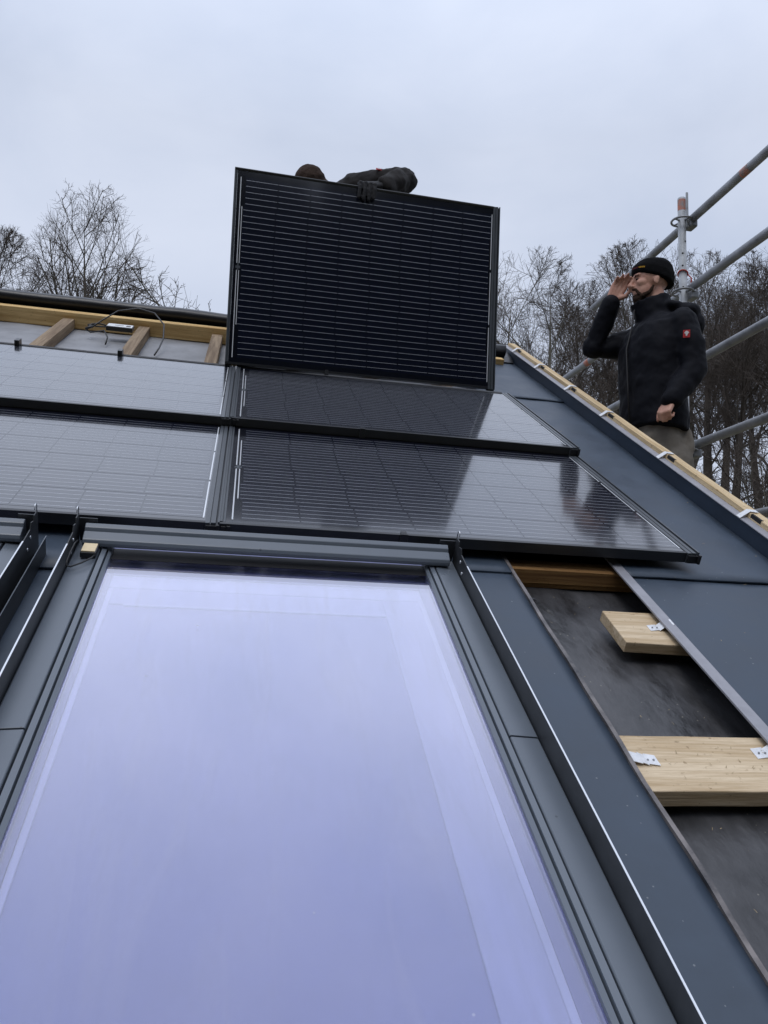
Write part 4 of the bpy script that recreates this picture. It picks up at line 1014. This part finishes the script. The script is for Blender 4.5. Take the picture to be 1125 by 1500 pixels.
for (xb, yt, Y, rot) in ((835, 540, 27, .4), (880, 540, 30, 1.7), (1075, 640, 23, 4.1), (1125, 620, 25, 2.1)):
    T('brush', xb, yt, Y, rot, 'slender brushwood sapling below the tall trees of the wood', 'saplings under the wood')

# spruces added out of view behind the viewer to darken the upright panel's reflection
def spruce_meshes(seed, H):
    rng = np.random.default_rng(seed)
    K = 8; P = np.zeros((1, K, 3)); P[0, :, 2] = np.linspace(-.2, H, K); Rr = (np.linspace(1, .06, K)*.24)[None]
    trunk = mesh_from('trunk', [np_tubes(P, Rr, 8)], M['barkd'])
    n = 520
    z = H*(.10 + .89*rng.random(n)**1.15); a = rng.random(n)*6.283; ln = (1-z/H)**.8*3.4*(.75+.5*rng.random(n)) + .25
    B_ = np.empty((n, 5, 3)); t = np.linspace(0, 1, 5)
    for j in range(5):
        B_[:, j, 0] = np.cos(a)*ln*t[j]; B_[:, j, 1] = np.sin(a)*ln*t[j]; B_[:, j, 2] = z - ln*(.42*t[j]-.22*t[j]**2)
    parts = [np_tubes(B_, np.repeat((np.linspace(1, .3, 5)*.03)[None], n, 0), 3)]
    m = 34
    par = np.repeat(np.arange(n), m); tt = .12+.88*rng.random(n*m); x = tt*4; i_ = np.minimum(x.astype(int), 3); f_ = (x-i_)[:, None]
    C = B_[par, i_]*(1-f_) + B_[par, i_+1]*f_
    d1 = rng.normal(size=(n*m, 3)); d1[:, 2] -= .7; d1 /= np.linalg.norm(d1, axis=1, keepdims=True)
    d2 = np.cross(d1, rng.normal(size=(n*m, 3))); d2 /= np.linalg.norm(d2, axis=1, keepdims=True)
    s1 = (.22+.22*rng.random(n*m))[:, None]; s2 = s1*.28
    V = np.stack([C-d2*s2, C+d1*s1-d2*s2*.3, C+d1*s1+d2*s2*.3, C+d2*s2], axis=1).reshape(-1, 3)
    parts.append((V, np.arange(len(V)).reshape(-1, 4)))
    return trunk, mesh_from('crown', parts, M['needle'])
M['needle'] = mat('spruce_needles', (0.028, 0.042, 0.024), 0.8, var=0.4, vscale=.8)
SPR = spruce_meshes(3, 20.0)
rng_ = random.Random(5)
for k in range(36):
    a_ = math.radians(180 + (k-17.5)*3.1 + rng_.uniform(-1.2, 1.2)); d_ = 27 + 6*(k % 2) + rng_.uniform(-2, 2)
    e = plant(SPR, d_*math.sin(a_), d_*math.cos(a_), rng_.uniform(0, 6.28), .95 + .25*rng_.random(), 'dark spruce added unseen behind the viewer for the upright panel to mirror', 'spruces facing the upright panel')
    e.name = 'reflection_spruce'
for k in range(26):
    a_ = math.radians(180 + (k-12.5)*3.4 + rng_.uniform(-1.0, 1.0)); d_ = 41 + rng_.uniform(-3, 3)
    e = plant(SPR, d_*math.sin(a_), d_*math.cos(a_), rng_.uniform(0, 6.28), 1.25 + .2*rng_.random(), 'taller dark spruce in the back row of the tree belt on the open side', 'spruces facing the upright panel')
    e.name = 'reflection_spruce'
